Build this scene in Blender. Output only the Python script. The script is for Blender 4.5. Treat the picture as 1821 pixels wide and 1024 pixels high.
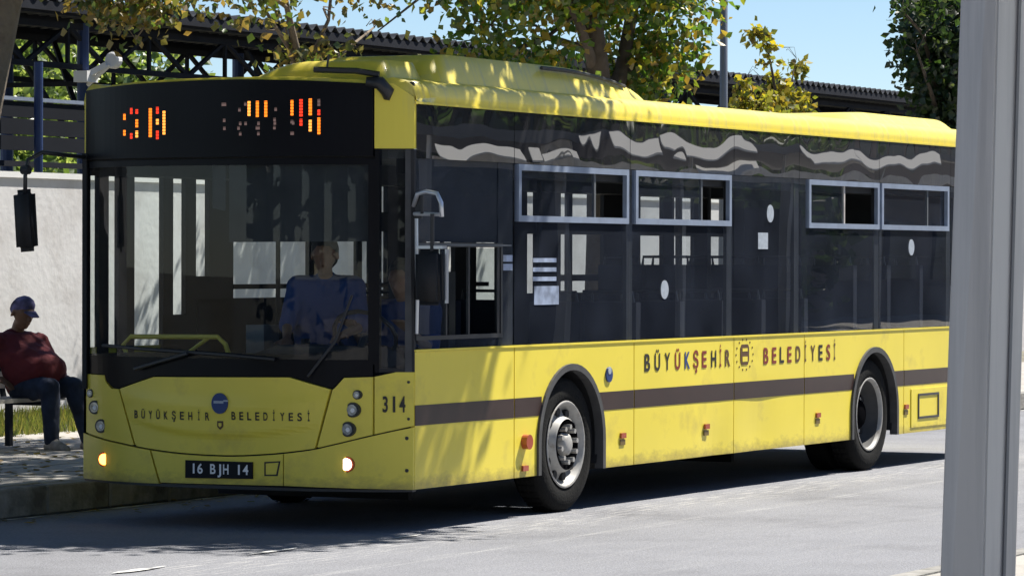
import bpy, bmesh, math, random
import numpy as np
from mathutils import Vector, Matrix

R = math.radians
random.seed(11)
for o in list(bpy.data.objects):
    bpy.data.objects.remove(o)
sc = bpy.context.scene
col = sc.collection

# ------------------------------------------------------------------ camera
# axes: x runs back along the bus (0 = front corner), y goes away from the camera (0 = near side), z up, metres
CAM = Vector((-21.7045, -11.5334, 1.7881))
yaw, pitch, roll = 0.4626085, -0.0076789, 0.0021540
f = Vector((math.cos(pitch) * math.cos(yaw), math.cos(pitch) * math.sin(yaw), math.sin(pitch)))
r = Vector((math.sin(yaw), -math.cos(yaw), 0))
u = r.cross(f)
r2 = r * math.cos(roll) + u * math.sin(roll)
u2 = -r * math.sin(roll) + u * math.cos(roll)
cam_d = bpy.data.cameras.new('camera')
cam_d.sensor_width = 36
cam_d.lens = 132.55
cam_d.clip_start = .2
cam_d.clip_end = 2000
cam = bpy.data.objects.new('camera', cam_d)
M = Matrix((( r2.x, u2.x, -f.x, CAM.x), (r2.y, u2.y, -f.y, CAM.y), (r2.z, u2.z, -f.z, CAM.z), (0, 0, 0, 1)))
cam.matrix_world = M
col.objects.link(cam)
sc.camera = cam

# ------------------------------------------------------------------ light
SUN_EL, SUN_AZ = 56.0, 28.0          # the sun stands behind the bus (+x), a little to the camera's side
to_sun = Vector((math.cos(R(SUN_EL)) * math.cos(R(SUN_AZ)), -math.cos(R(SUN_EL)) * math.sin(R(SUN_AZ)), math.sin(R(SUN_EL))))
sd = bpy.data.lights.new('sun', 'SUN')
sd.energy = 5.0
sd.angle = R(.53)
sd.color = (1, .95, .86)
so = bpy.data.objects.new('sun', sd)
so.rotation_euler = to_sun.to_track_quat('Z', 'Y').to_euler()
so.location = (20, -10, 30)
col.objects.link(so)
w = bpy.data.worlds.new('World')
sc.world = w
w.use_nodes = True
nt = w.node_tree
bg = nt.nodes['Background']
sky = nt.nodes.new('ShaderNodeTexSky')
sky.sky_type = 'NISHITA'
sky.sun_disc = False
sky.sun_elevation = R(SUN_EL)
sky.sun_rotation = math.atan2(to_sun.x, to_sun.y)
sky.air_density = .75
sky.dust_density = .0
sky.ozone_density = 4.0
sky.altitude = 100
nt.links.new(sky.outputs[0], bg.inputs[0])
bg.inputs[1].default_value = .065
sc.view_settings.view_transform = 'Standard'
sc.view_settings.look = 'None'
sc.view_settings.exposure = .95
sc.view_settings.gamma = 1
sc.view_settings.use_curve_mapping = False
try:
    sc.cycles.max_bounces = 8
    sc.cycles.transparent_max_bounces = 16
    sc.cycles.glossy_bounces = 4
    sc.cycles.use_denoising = True
except Exception:
    pass

# ------------------------------------------------------------------ materials
MATS = {}
def mat(name, c, rough=.5, metal=0., var=0., vscale=3., bump=0., bscale=20., coat=0., spec=.5, dirt=None, dscale=1.5, dlo=.55, dhi=.75, stretch=None):
    m = bpy.data.materials.new(name)
    m.use_nodes = True
    n, l = m.node_tree.nodes, m.node_tree.links
    b = n['Principled BSDF']
    b.inputs['Roughness'].default_value = rough
    b.inputs['Metallic'].default_value = metal
    b.inputs['Specular IOR Level'].default_value = spec
    if coat:
        b.inputs['Coat Weight'].default_value = coat
        b.inputs['Coat Roughness'].default_value = .12
    tc = n.new('ShaderNodeTexCoord')
    mp = n.new('ShaderNodeMapping')
    if stretch:
        mp.inputs['Scale'].default_value = stretch
    l.new(tc.outputs['Object'], mp.inputs[0])
    src = None
    rgb = n.new('ShaderNodeRGB')
    rgb.outputs[0].default_value = (*c, 1)
    src = rgb.outputs[0]
    if var:
        t = n.new('ShaderNodeTexNoise')
        t.inputs['Scale'].default_value = vscale
        t.inputs['Detail'].default_value = 6
        l.new(mp.outputs[0], t.inputs['Vector'])
        mr = n.new('ShaderNodeMapRange')
        mr.inputs[1].default_value = .3; mr.inputs[2].default_value = .7
        mr.inputs[3].default_value = 1 - var; mr.inputs[4].default_value = 1 + var
        l.new(t.outputs[0], mr.inputs[0])
        vm = n.new('ShaderNodeVectorMath'); vm.operation = 'SCALE'
        l.new(src, vm.inputs[0]); l.new(mr.outputs[0], vm.inputs['Scale'])
        src = vm.outputs[0]
    if dirt:
        t = n.new('ShaderNodeTexNoise')
        t.inputs['Scale'].default_value = dscale
        t.inputs['Detail'].default_value = 9
        t.inputs['Roughness'].default_value = .65
        l.new(mp.outputs[0], t.inputs['Vector'])
        mr = n.new('ShaderNodeMapRange')
        mr.inputs[1].default_value = dlo; mr.inputs[2].default_value = dhi
        l.new(t.outputs[0], mr.inputs[0])
        mx = n.new('ShaderNodeMix'); mx.data_type = 'RGBA'
        l.new(mr.outputs[0], mx.inputs[0]); l.new(src, mx.inputs[6])
        mx.inputs[7].default_value = (*dirt, 1)
        src = mx.outputs[2]
    l.new(src, b.inputs['Base Color'])
    if bump:
        t = n.new('ShaderNodeTexNoise')
        t.inputs['Scale'].default_value = bscale
        t.inputs['Detail'].default_value = 5
        l.new(mp.outputs[0], t.inputs['Vector'])
        bp = n.new('ShaderNodeBump')
        bp.inputs['Strength'].default_value = bump
        bp.inputs['Distance'].default_value = .02
        l.new(t.outputs[0], bp.inputs['Height'])
        l.new(bp.outputs[0], b.inputs['Normal'])
    MATS[name] = m
    return m

def emis(name, c, s):
    m = bpy.data.materials.new(name); m.use_nodes = True
    b = m.node_tree.nodes['Principled BSDF']
    b.inputs['Base Color'].default_value = (c[0] * .3, c[1] * .3, c[2] * .3, 1)
    b.inputs['Emission Color'].default_value = (*c, 1)
    b.inputs['Emission Strength'].default_value = s
    MATS[name] = m
    return m

def glass(name, tint, ior=1.5, wav=0., wscale=1.5, rough=.0, veil=None, amt=0.):
    """Thin pane: tinted see-through layer under a clear reflecting face (diffuse veil optional)."""
    m = bpy.data.materials.new(name); m.use_nodes = True
    n, l = m.node_tree.nodes, m.node_tree.links
    for x in list(n):
        if x.type == 'BSDF_PRINCIPLED': n.remove(x)
    out = [x for x in n if x.type == 'OUTPUT_MATERIAL'][0]
    tr = n.new('ShaderNodeBsdfTransparent'); tr.inputs[0].default_value = (*tint, 1)
    gl = n.new('ShaderNodeBsdfGlossy'); gl.inputs['Roughness'].default_value = rough
    fr = n.new('ShaderNodeFresnel')
    gg = n.new('ShaderNodeNewGeometry'); mi = n.new('ShaderNodeMix'); mi.data_type = 'FLOAT'
    mi.inputs[2].default_value = ior; mi.inputs[3].default_value = 1 / ior
    l.new(gg.outputs['Backfacing'], mi.inputs[0]); l.new(mi.outputs[0], fr.inputs[0])
    mx = n.new('ShaderNodeMixShader')
    base = tr.outputs[0]
    if veil:  # grey haze of reflections put in as a diffuse tint
        df = n.new('ShaderNodeBsdfDiffuse'); df.inputs[0].default_value = (*veil, 1)
        m2 = n.new('ShaderNodeMixShader')
        t0 = n.new('ShaderNodeTexNoise'); t0.inputs['Scale'].default_value = 2.2; t0.inputs['Detail'].default_value = 8
        tc0 = n.new('ShaderNodeTexCoord'); l.new(tc0.outputs['Object'], t0.inputs['Vector'])
        mr = n.new('ShaderNodeMapRange'); mr.inputs[1].default_value = .3; mr.inputs[2].default_value = .75
        mr.inputs[3].default_value = amt * .6; mr.inputs[4].default_value = amt * 1.5
        l.new(t0.outputs[0], mr.inputs[0]); l.new(mr.outputs[0], m2.inputs[0])
        l.new(tr.outputs[0], m2.inputs[1]); l.new(df.outputs[0], m2.inputs[2])
        base = m2.outputs[0]
    l.new(fr.outputs[0], mx.inputs[0]); l.new(base, mx.inputs[1]); l.new(gl.outputs[0], mx.inputs[2])
    if wav:
        tc = n.new('ShaderNodeTexCoord')
        t = n.new('ShaderNodeTexNoise'); t.inputs['Scale'].default_value = wscale; t.inputs['Detail'].default_value = 1
        bp = n.new('ShaderNodeBump'); bp.inputs['Strength'].default_value = 1; bp.inputs['Distance'].default_value = wav
        l.new(tc.outputs['Object'], t.inputs['Vector']); l.new(t.outputs[0], bp.inputs['Height'])
        l.new(bp.outputs[0], gl.inputs['Normal']); l.new(bp.outputs[0], fr.inputs['Normal'])
    l.new(mx.outputs[0], out.inputs[0])
    MATS[name] = m
    return m

def leafmat(name, cols):
    m = bpy.data.materials.new(name); m.use_nodes = True
    n, l = m.node_tree.nodes, m.node_tree.links
    for x in list(n):
        if x.type == 'BSDF_PRINCIPLED': n.remove(x)
    out = [x for x in n if x.type == 'OUTPUT_MATERIAL'][0]
    g = n.new('ShaderNodeNewGeometry')
    cr = n.new('ShaderNodeValToRGB'); cr.color_ramp.interpolation = 'LINEAR'
    e = cr.color_ramp.elements
    e[0].position = 0; e[0].color = (*cols[0], 1)
    e[1].position = 1; e[1].color = (*cols[-1], 1)
    for i, c in enumerate(cols[1:-1]):
        x = e.new((i + 1) / (len(cols) - 1)); x.color = (*c, 1)
    l.new(g.outputs['Random Per Island'], cr.inputs[0])
    df = n.new('ShaderNodeBsdfDiffuse'); tl = n.new('ShaderNodeBsdfTranslucent')
    gl = n.new('ShaderNodeBsdfGlossy'); gl.inputs['Roughness'].default_value = .4
    gl.inputs[0].default_value = (.8, .8, .8, 1)
    l.new(cr.outputs[0], df.inputs[0])
    vm = n.new('ShaderNodeVectorMath'); vm.operation = 'MULTIPLY'; vm.inputs[1].default_value = (1.5, 1.4, .6)
    l.new(cr.outputs[0], vm.inputs[0]); l.new(vm.outputs[0], tl.inputs[0])
    a = n.new('ShaderNodeMixShader'); a.inputs[0].default_value = .62
    l.new(df.outputs[0], a.inputs[1]); l.new(tl.outputs[0], a.inputs[2])
    b = n.new('ShaderNodeMixShader'); b.inputs[0].default_value = .05
    l.new(a.outputs[0], b.inputs[1]); l.new(gl.outputs[0], b.inputs[2])
    l.new(b.outputs[0], out.inputs[0])
    MATS[name] = m
    return m

mat('yellow', (.79, .645, .07), .42, var=.05, vscale=1.3, coat=.2, dirt=(.48, .37, .08), dscale=2.6, dlo=.56, dhi=.88, bump=.05, bscale=2.5)
mat('brown_stripe', (.036, .019, .016), .4, coat=.2, var=.15)
mat('black_gloss', (.006, .0065, .009), .3, var=.2, spec=.12)
mat('black_matte', (.012, .012, .014), .7, var=.2)
mat('black_plastic', (.02, .021, .024), .45, var=.2)
mat('dark_interior', (.022, .024, .028), .8, var=.3, vscale=4)
mat('interior_grey', (.10, .11, .12), .7, var=.2)
mat('alu', (.27, .32, .42), .4, metal=.3, var=.12, vscale=8)
mat('rubber_grey', (.055, .055, .056), .75, var=.2, vscale=9)
mat('tyre', (.007, .007, .0068), .9, spec=.2, var=.25, vscale=12, bump=.3, bscale=60)
mat('rim', (.36, .35, .33), .55, metal=.05, var=.2, vscale=9, dirt=(.16, .13, .10), dscale=9, dlo=.52, dhi=.72)
mat('rim_dark', (.005, .005, .006), .9, spec=.0)
mat('rail_yellow', (.62, .50, .06), .4)
mat('plate', (.008, .009, .012), .6, spec=.2)
mat('ink', (.02, .017, .013), .5)
mat('ink_red', (.20, .028, .018), .5)
mat('ink_blue', (.02, .05, .20), .5)
mat('ink_brown', (.10, .05, .02), .5)
mat('pale_print', (.34, .38, .43), .5, var=.15, vscale=30)
mat('chrome', (.62, .64, .68), .3, metal=.6)
mat('faded_print', (.26, .31, .42), .5, var=.4, vscale=12)
mat('emblem_blue', (.015, .04, .16), .4)
mat('reflector', (.16, .11, .03), .4)
mat('amber', (.36, .06, .02), .25, coat=.6)
mat('lamp_glass', (.30, .33, .36), .12, metal=.6, var=.4, vscale=30)
mat('seat', (.012, .015, .028), .85, var=.3)
mat('asphalt', (.225, .229, .25), .85, var=.09, vscale=1.2, bump=.6, bscale=70, dirt=(.15, .152, .166), dscale=.6, dlo=.48, dhi=.7, spec=.25)
mat('asphalt_worn', (.42, .41, .40), .9, var=.12, vscale=5, bump=.5, bscale=60)
mat('road_paint', (.62, .62, .60), .7, var=.15, vscale=6, dirt=(.25, .25, .26), dscale=7, dlo=.48, dhi=.6)
mat('ground', (.16, .15, .11), .95, var=.25, vscale=.7, bump=.4, bscale=8)
mat('paving', (.36, .34, .31), .9, var=.15, vscale=2, dirt=(.2, .18, .15), dscale=1.1, bump=.4, bscale=30)
mat('kerb', (.30, .29, .27), .9, var=.25, vscale=3, dirt=(.10, .095, .085), dscale=2.4, dlo=.4, dhi=.65, bump=.5, bscale=25)
mat('wall_paint', (.60, .595, .60), .85, var=.05, vscale=.8, dirt=(.44, .42, .41), dscale=1.4, dlo=.48, dhi=.75, bump=.25, bscale=12)
mat('coping', (.72, .72, .71), .7, var=.05)
mat('steel_dark', (.018, .020, .027), .85, spec=.15, var=.2)
mat('steel_blue', (.010, .03, .11), .5, var=.2)
mat('roof_sheet', (.05, .053, .06), .6, var=.2, vscale=3)
mat('screen_dark', (.014, .016, .022), .9, spec=.1, var=.2, vscale=1)
mat('bark', (.21, .165, .12), .95, var=.3, vscale=5, bump=1., bscale=14, dirt=(.07, .05, .035), dscale=5, dlo=.45, dhi=.7)
mat('bark_dark', (.07, .055, .04), .95, var=.3, vscale=6, bump=.8, bscale=16)
mat('post_paint', (.47, .475, .49), .45, metal=.25, var=.05, vscale=.8, dirt=(.22, .225, .25), dscale=1.2, stretch=(9, 9, .35), dlo=.45, dhi=.8, coat=.1)
mat('post_paint_dark', (.17, .18, .20), .5, metal=.2, var=.06, vscale=.8, dirt=(.125, .13, .15), dscale=1.2, stretch=(9, 9, .35), dlo=.45, dhi=.8)
mat('pole_grey', (.16, .18, .22), .5, metal=.3)
mat('white_paint', (.8, .8, .8), .5)
mat('mirrored_strip_cloth', (.56, .55, .53), .9)
mat('bench_wood', (.50, .47, .43), .55, var=.25, vscale=6)
mat('facade_brown', (.14, .115, .10), .9, var=.1)
mat('skin', (.30, .16, .10), .6, var=.1)
mat('skin_dark', (.16, .085, .055), .6, var=.1)
mat('shirt_red', (.13, .016, .022), .9, var=.3, vscale=5, bump=.5, bscale=14)
mat('shirt_blue', (.010, .040, .16), .9)
mat('denim', (.02, .03, .06), .9, var=.45, vscale=9)
mat('cap_cloth', (.10, .09, .19), .9, var=.8, vscale=13)
mat('hair', (.012, .010, .010), .7)
mat('shoe', (.30, .28, .27), .7, var=.3, vscale=20)
mat('trousers_dark', (.02, .02, .028), .9)
glass('windshield', (.90, .95, .94), 1.36, veil=(.10, .11, .14), amt=.05)
glass('side_glass', (.76, .80, .84), 1.5, wav=.0016, wscale=1.0, veil=(.10, .12, .17), amt=.14)
glass('driver_glass', (.45, .52, .55), 1.6, wav=.0016, wscale=1.2, veil=(.16, .18, .22), amt=.10)
glass('far_glass', (.90, .93, .92), 1.3)
glass('open_pane', (.62, .68, .68), 1.5)
m = mat('band_glass', (.030, .030, .034), .012, spec=1.0)
_b = m.node_tree.nodes['Principled BSDF']; _b.inputs['IOR'].default_value = 2.3
_n = m.node_tree
_t = _n.nodes.new('ShaderNodeTexNoise'); _t.inputs['Scale'].default_value = 1.15; _t.inputs['Detail'].default_value = 1.2
_c = _n.nodes.new('ShaderNodeTexCoord'); _p = _n.nodes.new('ShaderNodeBump'); _p.inputs['Strength'].default_value = 1; _p.inputs['Distance'].default_value = .011
_n.links.new(_c.outputs['Object'], _t.inputs['Vector']); _n.links.new(_t.outputs[0], _p.inputs['Height']); _n.links.new(_p.outputs[0], _b.inputs['Normal'])
emis('led_orange', (1, .20, .01), 1.1)
emis('led_red', (.8, .035, .01), .9)
emis('led_yellow', (1, .34, .05), 1.1)
emis('led_dim', (.40, .25, .22), .16)
emis('lamp_lit_amber', (1, .42, .05), 5.)
emis('lamp_lit_white', (1, .75, .62), 4.)
leafmat('leaves_mixed', [(.03, .07, .014), (.06, .12, .02), (.12, .19, .03), (.17, .24, .04), (.30, .28, .05), (.20, .13, .03), (.07, .15, .025), (.06, .13, .02), (.035, .08, .014)])
leafmat('leaves_dark', [(.012, .028, .010), (.02, .045, .014), (.03, .06, .018), (.05, .07, .03)])
leafmat('leaves_green', [(.06, .11, .035), (.12, .19, .07), (.20, .27, .11), (.28, .34, .18)])
leafmat('leaves_yellow', [(.10, .15, .03), (.24, .24, .04), (.36, .30, .03), (.12, .16, .04), (.22, .15, .04)])
leafmat('leaves_dry', [(.16, .12, .06), (.30, .22, .12), (.12, .12, .03), (.24, .18, .05)])
leafmat('leaves_branch', [(.05, .09, .02), (.06, .10, .02), (.22, .16, .07), (.14, .12, .04), (.05, .08, .02), (.20, .13, .05)])
leafmat('grass_blades', [(.05, .08, .015), (.09, .12, .03), (.20, .18, .08)])

# worn lane band in the asphalt: pale scuffed streaks running along the road
def wear():
    m = MATS['asphalt']; n, l = m.node_tree.nodes, m.node_tree.links
    b = n['Principled BSDF']; src = b.inputs['Base Color'].links[0].from_socket
    tc = n.new('ShaderNodeTexCoord'); sx = n.new('ShaderNodeSeparateXYZ'); l.new(tc.outputs['Object'], sx.inputs[0])
    def band(y0, w_):
        a = n.new('ShaderNodeMath'); a.operation = 'SUBTRACT'; a.inputs[1].default_value = y0; l.new(sx.outputs['Y'], a.inputs[0])
        c = n.new('ShaderNodeMath'); c.operation = 'ABSOLUTE'; l.new(a.outputs[0], c.inputs[0])
        d = n.new('ShaderNodeMapRange'); d.inputs[1].default_value = w_; d.inputs[2].default_value = w_ * .3; d.inputs[3].default_value = 0; d.inputs[4].default_value = 1
        l.new(c.outputs[0], d.inputs[0]); return d.outputs[0]
    for y0, w_, sc_, lo, hi, colr, am in ((-.28, .55, (1.1, 13, 1), .50, .66, (.50, .49, .48), .55), (-1.05, .10, (.5, 22, 1), .50, .58, (.44, .44, .44), .4), (-2.3, 1.6, (.35, 4, 1), .5, .8, (.34, .34, .35), .35)):
        mp = n.new('ShaderNodeMapping'); mp.inputs['Scale'].default_value = sc_; mp.inputs['Location'].default_value = (y0 * 7, 0, 0)
        l.new(tc.outputs['Object'], mp.inputs[0])
        t = n.new('ShaderNodeTexNoise'); t.inputs['Scale'].default_value = 2.2; t.inputs['Detail'].default_value = 7; t.inputs['Roughness'].default_value = .65
        l.new(mp.outputs[0], t.inputs['Vector'])
        mr = n.new('ShaderNodeMapRange'); mr.inputs[1].default_value = lo; mr.inputs[2].default_value = hi; mr.inputs[4].default_value = am; l.new(t.outputs[0], mr.inputs[0])
        mu = n.new('ShaderNodeMath'); mu.operation = 'MULTIPLY'; l.new(mr.outputs[0], mu.inputs[0]); l.new(band(y0, w_), mu.inputs[1])
        mx = n.new('ShaderNodeMix'); mx.data_type = 'RGBA'; l.new(mu.outputs[0], mx.inputs[0]); l.new(src, mx.inputs[6]); mx.inputs[7].default_value = (*colr, 1)
        src = mx.outputs[2]
    # coarse stone grain
    t = n.new('ShaderNodeTexNoise'); t.inputs['Scale'].default_value = 38; t.inputs['Detail'].default_value = 3; l.new(tc.outputs['Object'], t.inputs['Vector'])
    mr = n.new('ShaderNodeMapRange'); mr.inputs[1].default_value = .35; mr.inputs[2].default_value = .65; mr.inputs[3].default_value = .88; mr.inputs[4].default_value = 1.1; l.new(t.outputs[0], mr.inputs[0])
    vm = n.new('ShaderNodeVectorMath'); vm.operation = 'SCALE'; l.new(src, vm.inputs[0]); l.new(mr.outputs[0], vm.inputs['Scale'])
    l.new(vm.outputs[0], b.inputs['Base Color'])
wear()
# road grime along the lower edge of the painted panels
def grime():
    m = MATS['yellow']; n, l = m.node_tree.nodes, m.node_tree.links
    b = n['Principled BSDF']; src = b.inputs['Base Color'].links[0].from_socket
    tc = n.new('ShaderNodeTexCoord'); sx = n.new('ShaderNodeSeparateXYZ'); l.new(tc.outputs['Object'], sx.inputs[0])
    d = n.new('ShaderNodeMapRange'); d.inputs[1].default_value = .50; d.inputs[2].default_value = .27; l.new(sx.outputs['Z'], d.inputs[0])
    mp = n.new('ShaderNodeMapping'); mp.inputs['Scale'].default_value = (3, 3, 6); l.new(tc.outputs['Object'], mp.inputs[0])
    t = n.new('ShaderNodeTexNoise'); t.inputs['Scale'].default_value = 3; t.inputs['Detail'].default_value = 8; t.inputs['Roughness'].default_value = .7; l.new(mp.outputs[0], t.inputs['Vector'])
    a = n.new('ShaderNodeMath'); a.operation = 'ADD'; l.new(d.outputs[0], a.inputs[0]); l.new(t.outputs[0], a.inputs[1])
    mr = n.new('ShaderNodeMapRange'); mr.inputs[1].default_value = 1.05; mr.inputs[2].default_value = 1.6; mr.inputs[4].default_value = .8; l.new(a.outputs[0], mr.inputs[0])
    mx = n.new('ShaderNodeMix'); mx.data_type = 'RGBA'; l.new(mr.outputs[0], mx.inputs[0]); l.new(src, mx.inputs[6]); mx.inputs[7].default_value = (.20, .15, .05, 1)
    # rain streaks on the roof edge
    mp2 = n.new('ShaderNodeMapping'); mp2.inputs['Scale'].default_value = (7, 1, .35); l.new(tc.outputs['Object'], mp2.inputs[0])
    t2 = n.new('ShaderNodeTexNoise'); t2.inputs['Scale'].default_value = 2.4; t2.inputs['Detail'].default_value = 5; l.new(mp2.outputs[0], t2.inputs['Vector'])
    r1 = n.new('ShaderNodeMapRange'); r1.inputs[1].default_value = .50; r1.inputs[2].default_value = .72; r1.inputs[4].default_value = .55; l.new(t2.outputs[0], r1.inputs[0])
    r2_ = n.new('ShaderNodeMapRange'); r2_.inputs[1].default_value = 2.6; r2_.inputs[2].default_value = 2.8; l.new(sx.outputs['Z'], r2_.inputs[0])
    mu = n.new('ShaderNodeMath'); mu.operation = 'MULTIPLY'; l.new(r1.outputs[0], mu.inputs[0]); l.new(r2_.outputs[0], mu.inputs[1])
    mx2 = n.new('ShaderNodeMix'); mx2.data_type = 'RGBA'; l.new(mu.outputs[0], mx2.inputs[0]); l.new(mx.outputs[2], mx2.inputs[6]); mx2.inputs[7].default_value = (.50, .44, .20, 1)
    l.new(mx2.outputs[2], b.inputs['Base Color'])
grime()

# ------------------------------------------------------------------ helpers
BASE = {}
def link(name, me, m, parent=None, **kw):
    o = bpy.data.objects.new(name, me)
    if m is not None:
        for x in (m if isinstance(m, (list, tuple)) else [m]):
            me.materials.append(MATS[x] if isinstance(x, str) else x)
    col.objects.link(o)
    if parent is not None:
        o.parent = parent
        b = BASE.get(parent.name, Vector((0, 0, 0)))
        if not kw.get('local'):
            me.transform(Matrix.Translation(-b))
        BASE[o.name] = b
    return o

def build(name, bm, m, parent=None, smooth=False, bevel=0, **kw):
    if bevel:
        es = [e for e in bm.edges if len(e.link_faces) == 2 and e.calc_face_angle(0) > .6]
        bmesh.ops.bevel(bm, geom=es, offset=bevel, segments=1, affect='EDGES', clamp_overlap=True)
    me = bpy.data.meshes.new(name)
    bm.normal_update()
    bm.to_mesh(me); bm.free()
    if smooth:
        me.polygons.foreach_set('use_smooth', [True] * len(me.polygons))
    return link(name, me, m, parent, **kw)

def thing(name, label, cat, loc, group=None):
    o = bpy.data.objects.new(name, None)
    o.empty_display_size = .2
    o.location = loc
    col.objects.link(o)
    BASE[o.name] = Vector(loc)
    o['label'] = label; o['category'] = cat
    if group: o['group'] = group
    return o
def tag(o, label, cat, group=None):
    o['label'] = label; o['category'] = cat
    if group: o['group'] = group
    return o
def part_empty(name, parent):
    o = bpy.data.objects.new(name, None)
    o.empty_display_size = .1
    col.objects.link(o); o.parent = parent
    BASE[o.name] = BASE[parent.name]
    return o

def box(bm, x0, x1, y0, y1, z0, z1):
    v = [bm.verts.new(p) for p in ((x0, y0, z0), (x1, y0, z0), (x1, y1, z0), (x0, y1, z0), (x0, y0, z1), (x1, y0, z1), (x1, y1, z1), (x0, y1, z1))]
    for q in ((3, 2, 1, 0), (4, 5, 6, 7), (0, 1, 5, 4), (1, 2, 6, 5), (2, 3, 7, 6), (3, 0, 4, 7)):
        bm.faces.new([v[i] for i in q])
    return bm
def B(*a):
    bm = bmesh.new()
    for q in (a if isinstance(a[0], (tuple, list)) else [a]):
        box(bm, *q)
    return bm

def tube(bm, pts, rad, n=8, caps=True):
    pts = [Vector(p) for p in pts]
    if not isinstance(rad, (list, tuple)): rad = [rad] * len(pts)
    rings = []
    ref = None
    for i, p in enumerate(pts):
        d = (pts[min(i + 1, len(pts) - 1)] - pts[max(i - 1, 0)]).normalized()
        if ref is None:
            ref = Vector((0, 0, 1)) if abs(d.z) < .9 else Vector((1, 0, 0))
        a = (ref - d * ref.dot(d)).normalized(); b = d.cross(a); ref = a
        rings.append([bm.verts.new(p + (a * math.cos(2 * math.pi * k / n) + b * math.sin(2 * math.pi * k / n)) * rad[i]) for k in range(n)])
    for i in range(len(rings) - 1):
        for k in range(n):
            bm.faces.new((rings[i][k], rings[i][(k + 1) % n], rings[i + 1][(k + 1) % n], rings[i + 1][k]))
    if caps:
        bm.faces.new(rings[0][::-1]); bm.faces.new(rings[-1])
    return bm

def bar(bm, p, q, w, h=None):
    """rectangular bar from p to q"""
    h = h or w
    p, q = Vector(p), Vector(q); d = (q - p).normalized()
    a = d.cross(Vector((0, 0, 1)))
    if a.length < 1e-3: a = Vector((1, 0, 0))
    a.normalize(); b = a.cross(d)
    vs = []
    for c in (p, q):
        for s, t in ((-1, -1), (1, -1), (1, 1), (-1, 1)):
            vs.append(bm.verts.new(c + a * s * w / 2 + b * t * h / 2))
    for i in range(4):
        bm.faces.new((vs[i], vs[(i + 1) % 4], vs[4 + (i + 1) % 4], vs[4 + i]))
    bm.faces.new(vs[3::-1]); bm.faces.new(vs[4:])
    return bm

def disc(bm, c, rad, axis, depth, n=20, scale=(1, 1)):
    """short cylinder; axis 'x' or 'y' ; c is its centre"""
    c = Vector(c)
    rings = []
    for s in (-.5, .5):
        ring = []
        for k in range(n):
            t = 2 * math.pi * k / n
            a, b = math.cos(t) * rad * scale[0], math.sin(t) * rad * scale[1]
            off = Vector((s * depth, a, b)) if axis == 'x' else Vector((a, s * depth, b))
            ring.append(bm.verts.new(c + off))
        rings.append(ring)
    for k in range(n):
        bm.faces.new((rings[0][k], rings[0][(k + 1) % n], rings[1][(k + 1) % n], rings[1][k]))
    bm.faces.new(rings[0][::-1]); bm.faces.new(rings[1])
    return bm

# surfaces of the bus
L_BUS, W_BUS = 11.5, 2.55
def xf(y):
    t = min(1., abs((y - W_BUS / 2) / (W_BUS / 2)))
    return -.34 * (1 - t ** 2.6)
def map_front(y, z, d): return Vector((xf(y) + d, y, z))
def map_near(x, z, d): return Vector((x, d, z))
def map_far(x, z, d): return Vector((x, W_BUS - d, z))

def patch(outline, mp, d0, d1, su=.1, sv=None, holes=(), fn=None):
    """polygon in surface coordinates, cut to a grid, given thickness d0..d1 and mapped"""
    bm = bmesh.new()
    def loop(pts):
        vs = [bm.verts.new((p[0], p[1], 0)) for p in pts]
        return [bm.edges.new((vs[i], vs[(i + 1) % len(vs)])) for i in range(len(vs))]
    es = loop(outline)
    for h in holes: es += loop(h)
    if holes:
        bmesh.ops.triangle_fill(bm, edges=es, use_beauty=True, use_dissolve=False)
    else:
        bm.faces.new([v for v in bm.verts])
    us = [p[0] for p in outline]; vs_ = [p[1] for p in outline]
    def cuts(a, b, s, k):
        n = int((b - a) / s)
        for i in range(1, n + 1):
            c = a + (b - a) * i / (n + 1)
            co = (c, 0, 0) if k == 0 else (0, c, 0)
            no = (1, 0, 0) if k == 0 else (0, 1, 0)
            bmesh.ops.bisect_plane(bm, geom=bm.verts[:] + bm.edges[:] + bm.faces[:], plane_co=co, plane_no=no)
    if su: cuts(min(us), max(us), su, 0)
    if sv: cuts(min(vs_), max(vs_), sv, 1)
    rr = bmesh.ops.extrude_face_region(bm, geom=bm.faces[:]) if d1 is not None else {'geom': []}
    for v in rr['geom']:
        if isinstance(v, bmesh.types.BMVert): v.co.z = 1
    for v in bm.verts:
        uu, vv, k = v.co
        d = d0 if k < .5 else d1
        if fn and k < .5: d += fn(uu, vv)
        v.co = mp(uu, vv, d)
    if d1 is not None:
        bmesh.ops.recalc_face_normals(bm, faces=bm.faces[:])
    elif bm.faces:
        bm.normal_update()
        bm.faces.ensure_lookup_table()
        n0 = bm.faces[0].normal
        if n0.x * (1 if mp is map_front else 0) + n0.y * (1 if mp is map_near else 0) > 0:
            bmesh.ops.reverse_faces(bm, faces=bm.faces[:])
    return bm

def frame_poly(x0, x1, z0, z1, w):
    return [(x0, z0), (x1, z0), (x1, z1), (x0, z1)], [[(x0 + w, z0 + w), (x1 - w, z0 + w), (x1 - w, z1 - w), (x0 + w, z1 - w)]]

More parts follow.
